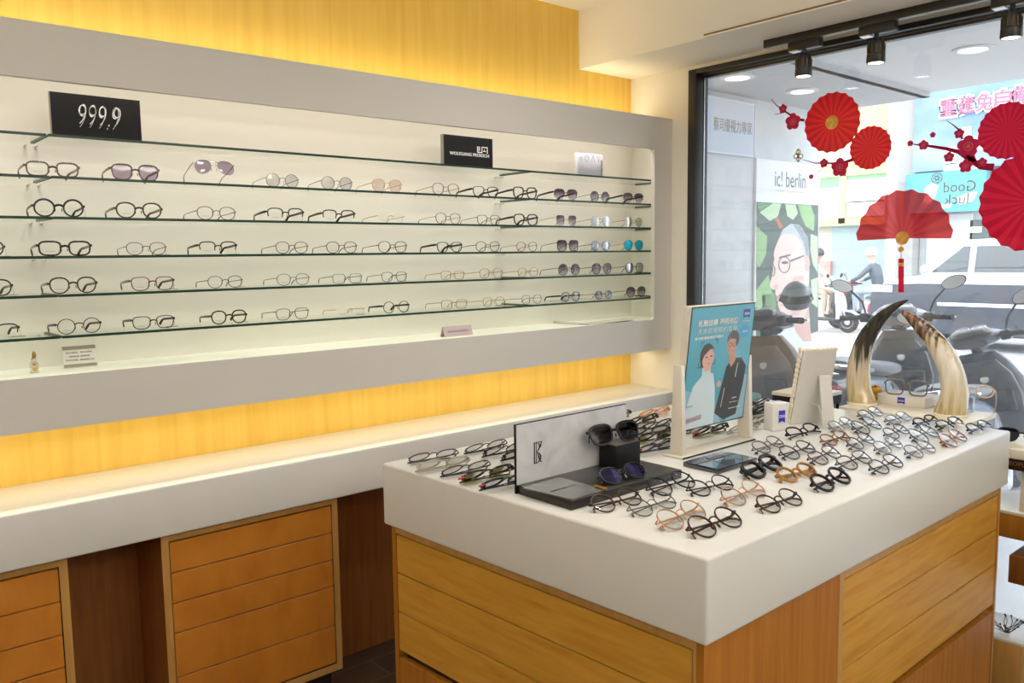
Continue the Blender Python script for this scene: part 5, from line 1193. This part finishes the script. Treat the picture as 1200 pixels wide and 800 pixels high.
def scooter(label, loc, yaw, body, inner, lean=0, scale=1, group='scooters parked under the arcade', mirrors=True):
    t = thing('scooter', label, 'scooter', loc, (lean, 0, yaw), group); t.scale = (scale,)*3
    for nm, x in (('front_wheel', .63), ('rear_wheel', -.58)):
        mb = MB().lathe([(.13, -.05), (.19, -.055), (.225, -.045), (.24, 0), (.225, .045), (.19, .055), (.13, .05)], 28, (0, 1, 0), (x, 0, .24)); w_ = mb.build(nm, M['rubber'], t)
        mb = MB().lathe([(.02, -.056), (.06, -.05), (.12, -.045), (.135, -.052), (.135, .052), (.12, .045), (.06, .05), (.02, .056)], 24, (0, 1, 0), (x, 0, .24)); mb.build('wheel_rim', M['steel'], w_)
    fd = []
    for i in range(9):
        a = math.radians(-10+150*i/8); fd.append([V((.63+math.cos(a)*(.275+.012*(j in (0, 3))), y_, .24+math.sin(a)*(.275 if j not in (0, 3) else .24))) for j, y_ in enumerate((-.085, -.06, .06, .085))])
    MB().loft(fd, closed=False).build('front_fender', body, t)
    MB().tube([(.62, .075, .26), (.52, .075, .62), (.44, .03, .92)], .022, 8).tube([(.62, -.075, .26), (.52, -.075, .62), (.44, -.03, .92)], .022, 8).build('fork', M['steel'], t)
    # apron: outer skin and inner panel
    ap = [zsec(.30, .43, .06, .15), zsec(.42, .47, .075, .20), zsec(.60, .47, .075, .235), zsec(.76, .44, .07, .225), zsec(.88, .41, .06, .17), zsec(.96, .385, .045, .11)]
    MB().loft(ap).build('front_apron', body, t)
    ip = MB().loft([zsec(.34, .365, .03, .15), zsec(.50, .375, .035, .20), zsec(.66, .375, .04, .21), zsec(.80, .355, .04, .18), zsec(.90, .34, .03, .11)]); pn = ip.build('inner_panel', inner, t)
    MB().lathe([(.026, 0), (.026, .012), (.016, .014)], 16, (-1, 0, .25), (.325, -.02, .78)).build('key_lock', M['steel'], pn)
    MB().box((.30, -.17, .56), (.345, -.03, .70)).build('glove_box', M['blackp'], t, bevel=.012)
    MB().box((-.12, -.17, .26), (.40, .17, .33)).build('floorboard', inner, t, bevel=.02)
    bd = [sec(-.12, .46, .13, .15), sec(-.22, .53, .18, .19), sec(-.42, .57, .20, .19), sec(-.66, .63, .18, .15), sec(-.86, .70, .12, .10), sec(-.96, .73, .06, .05)]
    MB().loft(bd).build('tail_body', body, t)
    st_ = [sec(-.05, .74, .10, .03), sec(-.12, .755, .15, .045), sec(-.34, .775, .16, .055), sec(-.50, .80, .15, .05), sec(-.72, .84, .13, .05), sec(-.86, .85, .08, .03)]
    MB().loft(st_).build('seat', M['seat'], t)
    MB().tube([(-.62, .13, .80), (-.86, .15, .84), (-1.0, .08, .86), (-1.0, -.08, .86), (-.86, -.15, .84), (-.62, -.13, .80)], .014, 8).build('grab_rail', M['steel'], t)
    MB().box((-1.0, -.07, .68), (-.94, .07, .75)).build('tail_light', M['taill'], t, bevel=.012)
    MB().box((-1.03, -.13, .47), (-1.02, .13, .60)).build('number_plate', M['plate'], t, bevel=.004); MB().tube([(-.90, 0, .66), (-1.02, 0, .58)], .02, 6).build('plate_bracket', M['blackp'], t)
    MB().tube([(-.30, -.17, .30), (-.60, -.20, .28), (-.92, -.21, .38)], [.03, .05, .055], 12).build('exhaust', M['steel'], t)
    MB().tube([(.42, 0, .90), (.36, 0, 1.02)], .035, 10).build('steering_stem', M['blackp'], t)
    hb_ = [sec(.24, 1.03, .10, .03, 2.4), sec(.30, 1.05, .17, .05, 2.4), sec(.38, 1.06, .18, .055, 2.4), sec(.46, 1.04, .13, .05, 2.4), sec(.50, 1.02, .07, .03, 2.4)]
    # the cover is lofted along x
    MB().loft(hb_).build('handlebar_cover', body, t)
    ds = MB().loft([zsec(1.085, .30, .07, .13), zsec(1.112, .32, .065, .12), zsec(1.125, .33, .05, .10)]).build('dashboard', M['blackp'], t)
    for y_ in (-.055, .045): MB().lathe([(.045, 0), (.045, .010), (.040, .012), (.036, .006), (.001, .006)], 20, (-.45, 0, 1), (.315, y_, 1.115)).build('dial', M['dial'], ds)
    MB().lathe([(.07, 0), (.066, .03), (.04, .05), (.001, .055)], 20, (1, 0, .1), (.47, 0, 1.03)).build('headlight', M['dial'], t)
    for s_ in (-1, 1):
        MB().tube([(.34, s_*.13, 1.05), (.30, s_*.22, 1.055), (.25, s_*.36, 1.05)], [.018, .017, .019], 10).build('grip', M['rubber'], t)
        MB().tube([(.34, s_*.20, 1.06), (.345, s_*.26, 1.055), (.31, s_*.36, 1.05)], .007, 6).build('brake_lever', M['steel'], t)
        MB().box((.27, s_*.205-.03, 1.02), (.34, s_*.205+.03, 1.085)).build('switch_housing', M['blackp'], t, bevel=.01)
        if not mirrors: continue
        mr = MB().tube([(.31, s_*.20, 1.07), (.33, s_*.23, 1.16), (.31, s_*.31, 1.25)], .008, 8)
        mo = mr.build('mirror_stalk', M['black'], t)
        rg = []
        for k, (dx, sc_) in enumerate(((.022, .3), (.016, .75), (.004, 1), (-.004, 1), (-.006, .94))):
            rg.append([V((.30+dx, s_*.355+.075*sc_*math.cos(2*PI*i/20), 1.275+(.044*math.sin(2*PI*i/20)+s_*.018*math.cos(2*PI*i/20))*sc_)) for i in range(20)])
        MB().loft(rg).build('mirror_shell', M['blackp'], mo)
        MB().add([(.2935, s_*.355+.069*math.cos(2*PI*i/20), 1.275+.040*math.sin(2*PI*i/20)+s_*.0165*math.cos(2*PI*i/20)) for i in range(20)], [tuple(range(20))]).build('mirror_glass', M['mirror'], mo)
    return t
PB1 = mat('bronze_grey_paint', C(.060, .048, .040), .3, spec=.35, coat=.15); PB2 = mat('silver_grey_paint', C(.17, .18, .195), .3, .2, coat=.2); PB3 = mat('graphite_paint', C(.065, .07, .085), .3, spec=.35, coat=.15); INN = mat('dark_inner_plastic', C(.045, .047, .05), .4); INB = mat('brown_inner_plastic', C(.09, .07, .06), .35)
def scooter_at(label, px, py, depth, yaw, body, inner, lean, group='scooters parked under the arcade', scale=1, mirrors=True):
    h_ = far(px, py, depth); c, s_ = math.cos(yaw), math.sin(yaw)
    return scooter(label, (h_.x-.33*c*scale, h_.y-.33*s_*scale, -.01), yaw, body, inner, lean, scale, group, mirrors)
Y1 = math.radians(-6); SC1 = 1.1
S1 = scooter_at('bronze-grey scooter parked in front of the leafy poster with a helmet on its handlebar', 905, 374, 5.55, Y1, PB1, INB, math.radians(-5), scale=SC1, mirrors=False)
S2 = scooter_at('silver-grey scooter seen between the two horns', 1062, 376, 6.05, math.radians(8), PB2, INN, math.radians(-3), scale=1.08)
S3 = scooter_at('graphite scooter with round dials behind the pale horn', 1192, 386, 5.35, math.radians(8), PB3, INN, math.radians(-14))
# helmet hung on the right grip of the bronze scooter
P_ = S1.location + (Euler((math.radians(-5), 0, Y1)).to_matrix() @ V((.27, -.32, 1.19)))*SC1
print('helmet at', P_)
HS = .9
t = thing('helmet', 'matt grey open-face helmet hanging on the bronze-grey scooter handlebar', 'helmet', P_, (0, math.radians(12), math.radians(200))); t.scale = (HS,)*3
sh = []
for k in range(11):
    a = -.75+(PI/2+.75)*k/10; r_ = max(math.cos(a), .02)
    sh.append([V((.118*r_*math.cos(2*PI*i/28)*1.08, .105*r_*math.sin(2*PI*i/28), .112*math.sin(a))) for i in range(28)])
MB().loft(sh).build('shell', mat('matt_grey_helmet', C(.17, .18, .20), .3, coat=.3), t)
MB().tube([(.128*math.cos(2*PI*i/28), .108*math.sin(2*PI*i/28), -.020) for i in range(28)], .005, 6, closed=True).build('trim_band', M['black'], t)
MB().loft([[V((.118*math.cos(b_)*q, .106*math.sin(b_)*q, z_)) for b_ in [(-1.0+2.0*i/12) for i in range(13)]] for q, z_ in ((1.05, .03), (1.22, .0), (1.26, -.012), (1.05, -.006))], closed=False).build('peak', M['blackp'], t)
for s_ in (-1, 1): MB().lathe([(.014, 0), (.014, .006), (.006, .008)], 14, (0, s_, 0), (.02, s_*.104, .015)).build('snap_button', M['steel'], t)

# ---- van passing on the road
XV = 15.0
pv = lambda px, py: at(px, py, 0, XV)
zg = -.12
vy = lambda px: pv(px, 330).y
yw = pv(1070, 355).y; van = thing('van', 'dark grey minivan with pale upper body driving past', 'van', (XV+.9, yw-1.5, zg))
zroof = pv(1150, 279).z; zbelt = pv(1100, 324).z; zwin0 = pv(1120, 319).z; zwin1 = pv(1150, 288).z
zst = pv(1100, 356).z; zlow = zg+.26; nose = yw+.82; L_ = 4.9; tail = nose-L_
yA, yR = pv(1078, 318).y, pv(1128, 281).y
side = [(nose-.02, zlow), (nose, zlow+.25), (nose-.04, zbelt-.30), (nose-.30, zbelt-.08), (yA, zbelt+.02)]
roofl = [(yA, zbelt+.02), (yR+.25, zroof-.10), (yR, zroof-.02), (yR-.6, zroof), (tail+.5, zroof-.02), (tail+.1, zroof-.12), (tail, zbelt)]
dark = mat('dark_grey_van_paint', C(.05, .055, .07), .5, spec=.3); pale = mat('silver_white_van_paint', C(.50, .51, .54), .4, spec=.3)
def arch(yc, r=.37, n=10): return [(yc+r*math.cos(PI*i/n), zlow+r*math.sin(PI*i/n)*.95) for i in range(n+1)]
ywr = yw-2.95
low = [(tail, zlow)]+[(p[0], p[1]) for p in reversed(arch(ywr))]+[(p[0], p[1]) for p in reversed(arch(yw))]+side[:4]+[(yA, zbelt-.10), (tail, zbelt-.10)]
wpart(MB().prism(low, 0, XV, XV+1.75), 'lower_body', dark, van, bevel=.03)
wpart(MB().prism([(nose-.30, zbelt-.08), (yA, zbelt+.02), (tail, zbelt+.02), (tail, zbelt-.13), (yA, zbelt-.13), (nose-.26, zbelt-.16)], 0, XV-.012, XV+1.76), 'belt_panel', pale, van, bevel=.012)
up0 = [(p[0], p[1]) for p in roofl]
n_ = len(up0); A_ = [V((XV+.02+.14*max(0, (p[1]-zbelt))/(zroof-zbelt), p[0], p[1])) for p in up0]; B_ = [V((XV+1.73-.14*max(0, (p[1]-zbelt))/(zroof-zbelt), p[0], p[1])) for p in up0]
mb = MB(); mb.add(A_+B_, [tuple(range(n_)), tuple(range(n_, 2*n_))[::-1]]+[(i, (i+1) % n_, n_+(i+1) % n_, n_+i) for i in range(n_)]); wpart(mb, 'cabin', pale, van, bevel=.02)
gl_ = mat('van_window_glass', C(.05, .058, .065), .06, spec=.8)
def vwin(y0, y1, y0t, y1t):
    zb_, zt_2 = zwin0, zwin1; xo = lambda z: XV+.02+.14*(z-zbelt)/(zroof-zbelt)-.006
    c_ = [V((xo(zb_), y0, zb_)), V((xo(zb_), y1, zb_)), V((xo(zt_2), y1t, zt_2)), V((xo(zt_2), y0t, zt_2))]
    mb = MB().hexa([c_[0], c_[1], c_[1]+V((.02, 0, 0)), c_[0]+V((.02, 0, 0))], [c_[3], c_[2], c_[2]+V((.02, 0, 0)), c_[3]+V((.02, 0, 0))]); wpart(mb, 'side_window', gl_, van, bevel=.004)
yb1 = pv(1137, 310).y
vwin(yA-.18, yb1+.05, yR+.02, yb1+.05); vwin(yb1-.05, yb1-1.15, yb1-.05, yb1-1.15); vwin(yb1-1.25, tail+.25, yb1-1.25, tail+.4)
wpart(MB().hexa([V((XV+.2, yA+.02, zbelt+.04)), V((XV+1.55, yA+.02, zbelt+.04)), V((XV+1.55, yA-.02, zbelt+.04)), V((XV+.2, yA-.02, zbelt+.04))], [V((XV+.28, yR+.27, zroof-.13)), V((XV+1.47, yR+.27, zroof-.13)), V((XV+1.47, yR+.23, zroof-.13)), V((XV+.28, yR+.23, zroof-.13))]), 'windscreen', gl_, van)
wpart(MB().box((XV-.02, tail+.1, zst-.03), (XV, yw-.42, zst+.03)), 'sill_strip', mat('white_trim_strip', C(.75, .76, .78), .3), van, bevel=.006)
wpart(MB().ball((XV-.10, yA-.12, zwin0+.05), (.10, .06, .08), 12, 8), 'door_mirror', pale, van)
wpart(MB().box((XV-.02, nose-.45, zbelt-.30), (XV+.2, nose-.04, zbelt-.16)), 'headlight', M['dial'], van, bevel=.03)
for yy_ in (yw, ywr):
    for xx_ in (XV+.10, XV+1.63):
        w_ = MB().lathe([(.20, -.10), (.30, -.10), (.325, -.07), (.325, .07), (.30, .10), (.20, .10)], 32, (1, 0, 0), (0, 0, 0)); w_.xf(Matrix.Translation((xx_, yy_, zg+.326))); wo = wpart(w_, 'wheel', M['rubber'], van)
        sp = MB().lathe([(.03, -.105), (.06, -.10), (.10, -.085), (.19, -.09), (.21, -.10), (.21, .10), (.19, .09), (.05, .09)], 24, (1, 0, 0))
        for k in range(7): a = 2*PI*k/7; sp.tube([(-.096, .03*math.cos(a), .03*math.sin(a)), (-.098, .19*math.cos(a), .19*math.sin(a))], .02, 6)
        sp.xf(Matrix.Translation((xx_, yy_, zg+.326))); wpart(sp, 'hubcap', M['steel'], wo)

# ---- riders
def rider(label, loc, yaw, jacket, trousers, helm, group):
    """seated scooter rider; one continuous body facing local +X, seat top at z = .80"""
    t = thing('person', label, 'person', loc, (0, 0, yaw), group)
    J = {'pel': (-.30, 0, .90), 'wst': (-.27, 0, 1.08), 'chs': (-.20, 0, 1.30), 'nek': (-.15, 0, 1.47), 'hdb': (-.12, 0, 1.55), 'hd': (-.10, 0, 1.66), 'hdt': (-.10, 0, 1.75)}
    R_ = {'pel': (.15, .12), 'wst': (.14, .11), 'chs': (.17, .12), 'nek': (.06, .06), 'hdb': (.075, .085), 'hd': (.085, .10), 'hdt': (.05, .06)}
    E_ = [('pel', 'wst'), ('wst', 'chs'), ('chs', 'nek'), ('nek', 'hdb'), ('hdb', 'hd'), ('hd', 'hdt')]
    for s_, q in ((1, 'l'), (-1, 'r')):
        J.update({q+'sh': (-.17, s_*.19, 1.38), q+'el': (.00, s_*.30, 1.16), q+'wr': (.20, s_*.32, 1.07), q+'ha': (.27, s_*.32, 1.065)}); R_.update({q+'sh': (.07, .07), q+'el': (.048, .048), q+'wr': (.034, .034), q+'ha': (.042, .03)})
        J.update({q+'hp': (-.26, s_*.10, .88), q+'kn': (.16, s_*.17, .84), q+'an': (.14, s_*.16, .43), q+'to': (.28, s_*.16, .375)}); R_.update({q+'hp': (.10, .10), q+'kn': (.066, .066), q+'an': (.045, .045), q+'to': (.04, .03)})
        E_ += [('chs', q+'sh'), (q+'sh', q+'el'), (q+'el', q+'wr'), (q+'wr', q+'ha'), ('pel', q+'hp'), (q+'hp', q+'kn'), (q+'kn', q+'an'), (q+'an', q+'to')]
    ks = list(J); me = bpy.data.meshes.new('skeleton'); me.from_pydata([J[k] for k in ks], [(ks.index(a), ks.index(b)) for a, b in E_], [])
    o = bpy.data.objects.new('skeleton', me); COL.objects.link(o)
    md = o.modifiers.new('skin', 'SKIN'); o.modifiers.new('sub', 'SUBSURF').levels = 2
    for i, k in enumerate(ks): sv = me.skin_vertices[0].data[i]; sv.radius = R_[k]; sv.use_root = (k == 'pel')
    dg = bpy.context.evaluated_depsgraph_get(); bm_ = bpy.data.meshes.new_from_object(o.evaluated_get(dg)); bpy.data.objects.remove(o)
    bm_.name = 'body'; bm_.materials.clear()
    for m_ in (mat('skin_tone', C(.55, .33, .24), .5), jacket, trousers): bm_.materials.append(m_)
    for p_ in bm_.polygons:
        c = p_.center; p_.use_smooth = True
        if c.z > 1.46 or (c.x > .17 and c.z > 1.0): p_.material_index = 0
        elif c.z > .95 and not (c.x > -.05 and abs(c.y) < .24 and c.z < 1.0): p_.material_index = 1
        else: p_.material_index = 2
    link('body', bm_, t)
    hm = MB(); rg = []
    for k in range(9):
        a = -.35+(PI/2+.35)*k/8; r_ = max(math.cos(a), .02); rg.append([V((-.10+.135*r_*math.cos(2*PI*i/22), .125*r_*math.sin(2*PI*i/22), 1.68+.135*math.sin(a))) for i in range(22)])
    hm.loft(rg).build('helmet', helm, t)
    for s_ in (-1, 1): MB().ball((.25, s_*.16, .37), (.12, .045, .045), 10, 6).build('shoe', M['inkk'], t)
    fc = MB().ball((-.012, 0, 1.615), (.018, .014, .024), 8, 6); fc.build('nose', bm_.materials[0], t)
    return t
RP = mat('red_scooter_paint', C(.55, .03, .05), .25, coat=.6); WP = mat('white_scooter_paint', C(.6, .6, .6), .25, coat=.6)
p = at(1013, 368, 2, -.12); p = far(1013, 368, 18.2); lx, ly = p.x, p.y
scooter('red scooter ridden along the road ahead of the van', (lx, ly, -.12), math.radians(92), RP, INN, 0, .95, 'scooters on the road')
rider('person in white helmet, dark jacket and pale jeans riding the red scooter', (lx, ly, -.12), math.radians(92), mat('slate_jacket', C(.10, .115, .14), .8), mat('pale_jeans', C(.38, .46, .56), .8), mat('white_helmet', C(.78, .78, .78), .3), 'riders on the road')
p = far(962, 362, 18.0); lx, ly = p.x, p.y
scooter('white scooter on the road, half hidden behind the leafy poster', (lx, ly, -.12), math.radians(-86), WP, INN, 0, .95, 'scooters on the road')
rider('person in a white shirt riding the white scooter, half hidden by the poster', (lx, ly, -.12), math.radians(-86), mat('white_shirt', C(.72, .72, .72), .8), mat('tan_trousers', C(.40, .30, .22), .8), mat('black_helmet', C(.03, .03, .03), .3), 'riders on the road')

# ---- facades across the road
XB = 26.0
pb_ = lambda px, py, x=XB: at(px, py, 0, x)
def bbox(mb, px0, py0, px1, py1, d0, d1):
    """box on the facade between two photo points, d0..d1 in front of the facade plane"""
    a, b = pb_(px0, py0), pb_(px1, py1)
    return mb.box((XB-d1, min(a.y, b.y), min(a.z, b.z)), (XB-d0, max(a.y, b.y), max(a.z, b.z)))
yl = pb_(1081, 200).y
bA = thing('street_building', 'pale shophouse with green and yellow sign boards across the road', 'building', (XB+3, 13, 0), group='shophouses across the road')
wpart(MB().box((XB, yl+.02, -.1), (XB+6, 22, 9)), 'wall', mat('cream_facade', C(.50, .46, .38), .8), bA, smooth=False)
wpart(MB().box((XB-.35, pb_(1062, 200).y, -.02), (XB, pb_(1062, 200).y-.45, 9)).box((XB-.45, yl+.9, -.02), (XB, yl+.02, 9)), 'column', mat('grey_concrete', C(.36, .35, .33), .85), bA, smooth=False)
sy_ = mat('pale_yellow_sign', C(.62, .53, .22), .5); sg = mat('green_sign', C(.20, .44, .20), .5); sgl = mat('pale_green_sign', C(.42, .62, .40), .5); sw = mat('white_sign_face', C(.72, .76, .74), .5)
wpart(bbox(MB(), 962, 128, 1046, 152, 0, .3), 'sign_band', sy_, bA, smooth=False)
wpart(bbox(MB(), 962, 152, 1042, 196, 0, .28), 'sign_band', sgl, bA, smooth=False)
wpart(bbox(MB(), 940, 196, 1046, 203, 0, .4), 'sign_frame', sy_, bA, smooth=False)
wpart(bbox(MB(), 940, 206, 1060, 258, 0, .34), 'sign_band', sg, bA, smooth=False)
mb = MB()
for (x0, y0, x1, y1) in ((965, 222, 990, 256), (999, 212, 1056, 235), (999, 237, 1056, 252)): bbox(mb, x0, y0, x1, y1, .34, .38)
wpart(mb, 'sign_face', sw, bA, smooth=False)
mb = MB()
for (x0, y0, x1, y1) in ((991, 200, 997, 262), (940, 258, 1062, 262)): bbox(mb, x0, y0, x1, y1, .34, .40)
wpart(mb, 'sign_frame', sy_, bA, smooth=False)
wpart(bbox(MB(), 1048, 146, 1061, 204, 0, .12), 'louvre', noise_mat('grey_louvre', [(.4, C(.16, .16, .15)), (.6, C(.42, .42, .40))], (.1, .1, 14), 1, 1, .7), bA, smooth=False)
wpart(bbox(MB(), 976, 262, 1040, 352, 0, .05), 'shopfront', mat('teal_grey_shopfront', C(.28, .36, .37), .3), bA, smooth=False)
wpart(bbox(MB(), 1044, 270, 1068, 345, 0, .15), 'side_sign', sgl, bA, smooth=False)
wpart(bbox(MB(), 1068.5, 205, 1070, 345, 0, .2), 'red_sign', mat('faded_red_sign', C(.62, .22, .18), .6), bA, smooth=False)
wpart(bbox(MB(), 960, 306, 976, 322, 0, .2), 'red_sign', mat('coral_sign', C(.70, .26, .22), .6), bA, smooth=False)
bB = thing('street_building', 'grey shophouse behind the blue banner and teal sign across the road', 'building', (XB+3, 0, 0), group='shophouses across the road')
wpart(MB().box((XB, -20, -.1), (XB+6, yl, 9)), 'wall', mat('light_grey_facade', C(.38, .39, .41), .8), bB, smooth=False)
wpart(bbox(MB(), 1138, 258, 1200, 286, 0, .05), 'shop_window', mat('dark_shop_window', C(.05, .07, .07), .2), bB, smooth=False)
wpart(bbox(MB(), 1139, 266, 1151, 272, .05, .12), 'lit_lamp', mat('shop_lamp', C(1, .93, .62), .5, emit=1.2), bB, smooth=False)
wpart(bbox(MB(), 1088, 252, 1137, 345, 0, .05), 'shutter', mat('pale_shutter', C(.56, .55, .55), .6), bB, smooth=False)
t = thing('street_banner', 'big pale blue banner with pink Chinese characters across the road', 'banner', (XB-.5, 5, 3.8))
a, b = pb_(1083, 110), pb_(1086, 203); 
def ban_mat():
    mt, n, l, p = nt('blue_banner'); tc = n.new('ShaderNodeTexCoord'); mp = n.new('ShaderNodeMapping'); mp.inputs['Scale'].default_value = (.3, .3, .8); no = n.new('ShaderNodeTexNoise'); no.inputs['Scale'].default_value = 1.3; no.inputs['Detail'].default_value = 3
    cr = n.new('ShaderNodeValToRGB'); e = cr.color_ramp.elements; e[0].color = C(.12, .22, .47); e[1].color = C(.28, .38, .56); e[0].position = .35; e[1].position = .7
    l.new(tc.outputs['Object'], mp.inputs[0]); l.new(mp.outputs[0], no.inputs[0]); l.new(no.outputs['Fac'], cr.inputs[0]); l.new(cr.outputs[0], p.inputs['Base Color']); p.inputs['Roughness'].default_value = .5
    return mt
wpart(MB().box((XB-.6, -6, b.z), (XB-.52, a.y, a.z+1.2)), 'banner_sheet', ban_mat(), t, smooth=False)
pinkm = mat('pink_sign_paint', C(.50, .10, .19), .5); wht = mat('white_outline_paint', C(.66, .66, .70), .5)
XT = XB-.62
chs = '\u91cd\u5efa\u514d\u81ea\u5099'
for k, (px, py) in enumerate(((1112, 126), (1133, 123), (1154, 119.5), (1176, 115.5), (1197, 111))):
    c_ = at(px, py, 0, XT)
    for m_, bo, sz, dx in ((wht, .09, .62, 0), (pinkm, .012, .50, .02)):
        wlink('lettering', text_mesh(chs[k], m_, w=sz*.86, h=sz, depth=.03, bold=bo), t, frame_mtx(c_+V((-dx, 0, 0)), (0, -1, 0), (0, 0, 1)))
mb = MB(); 
for (x0, y0, x1, y1) in ((1128, 149, 1138, 160), (1108, 173, 1120, 192), (1140, 160, 1152, 176), (1106, 192, 1150, 197)):
    p0, p1 = at(x0, y0, 0, XT), at(x1, y1, 0, XT); mb.box((XT-.01, p1.y, p1.z), (XT+.02, p0.y, p0.z))
wpart(mb, 'white_lettering', wht, t, smooth=False)
t = thing('street_sign', 'turquoise shop sign with white script under the blue banner', 'sign', (XB-.6, 7, 3))
a, b = pb_(1075, 206), pb_(1166, 247)
wpart(MB().box((XB-.75, b.y, pb_(1076, 251).z), (XB-.5, a.y, a.z)), 'sign_box', mat('turquoise_sign', C(.08, .34, .41), .5), t, smooth=False)
mb = MB(); XT2 = XB-.77
for pts in (((1084, 220), (1092, 214), (1100, 218), (1096, 230), (1090, 240), (1082, 236)), ((1120, 232), (1134, 226), (1146, 224), (1140, 236), (1124, 240)), ((1102, 240), (1116, 238), (1114, 243), (1103, 245))):
    o = len(mb.v); mb.v += [at(x, y, 0, XT2) for x, y in pts]; mb.face(list(range(o, o+len(pts))))
wpart(mb, 'white_script', wht, t, smooth=False)
t = thing('street_pole', 'pale grey utility pole standing before the green shophouse', 'pole', (24.9, at(1044, 300, 0, 24.9).y, -.02)); MB().lathe([(.14, .005), (.12, 5), (.10, 9)], 14).build('shaft', mat('pole_grey', C(.55, .57, .60), .7), t)
MB().box((-.05, -.6, 7.8), (.05, .6, 7.9)).build('crossarm', M['steel'], t)

# ------------------------------------------------------------------ light
def area(name, loc, size, sy, power, col, rot=(0, 0, 0), spread=PI):
    l = bpy.data.lights.new(name, 'AREA'); l.shape = 'RECTANGLE'; l.size = size; l.size_y = sy; l.energy = power; l.color = col; l.spread = spread
    o = bpy.data.objects.new(name, l); COL.objects.link(o); o.location = loc; o.rotation_euler = rot; return o
WARM = (1, .90, .66); WARM2 = (1, .925, .85); NEUT = (1, .972, .925); COOL = (.93, .97, 1)
area('led_strip_above_cabinet', (1.2, -.075, 2.29), 4.0, .05, 3.7, WARM, (PI, 0, 0))
area('led_strip_below_cabinet', (1.2, -.11, 1.118), 4.0, .05, 3.1, WARM)
area('led_strip_in_niche', (1.2, -.175, 2.248), 3.9, .11, 3.6, WARM2, (0, 0, 0), math.radians(165))
area('added_niche_fill', (1.2, -.215, 2.246), 3.9, .05, 6.6, WARM2, (math.radians(4), 0, 0), math.radians(75))  # extra narrow-beam strip added to brighten the lower niche
for i, (x, y, e) in enumerate(((-.9, -1.0, 7), (.3, -1.3, 7), (1.3, -1.3, 10), (2.1, -1.0, 20), (1.5, -1.8, 14), (2.2, -1.8, 17), (-.9, -2.9, 10), (.5, -3.3, 12), (1.9, -2.9, 14))):
    d = bpy.data.lights.new('ceiling_downlight', 'AREA'); d.shape = 'DISK'; d.size = .16; d.energy = e*.165; d.color = NEUT; d.spread = math.radians(140)
    o = bpy.data.objects.new('ceiling_downlight', d); COL.objects.link(o); o.location = (x, y, ZC-.004)
area('added_ceiling_fill', (1.3, -4.45, 2.45), 3.2, .10, 66, NEUT, (PI+.35, 0, 0))  # unseen uplight added behind the camera to raise the ambient light
area('added_ceiling_fill', (-2.05, -2.2, 2.45), .10, 3.6, 38, NEUT, (PI, -.35, 0))  # second added uplight, brightens the beam face and ceiling
w = bpy.data.worlds.new('overcast_sky'); SC.world = w; w.use_nodes = True
bg = w.node_tree.nodes['Background']; bg.inputs['Color'].default_value = (.90, .96, 1, 1); bg.inputs['Strength'].default_value = 4.6
SC.view_settings.view_transform = 'Standard'; SC.view_settings.look = 'None'; SC.view_settings.gamma = 1; SC.view_settings.exposure = .30
SC.view_settings.use_curve_mapping = False
cy = SC.cycles
cy.max_bounces = 10; cy.diffuse_bounces = 5; cy.glossy_bounces = 4; cy.transmission_bounces = 6; cy.transparent_max_bounces = 40
cy.use_denoising = True; cy.caustics_reflective = False; cy.caustics_refractive = False
cy.sample_clamp_indirect = 6
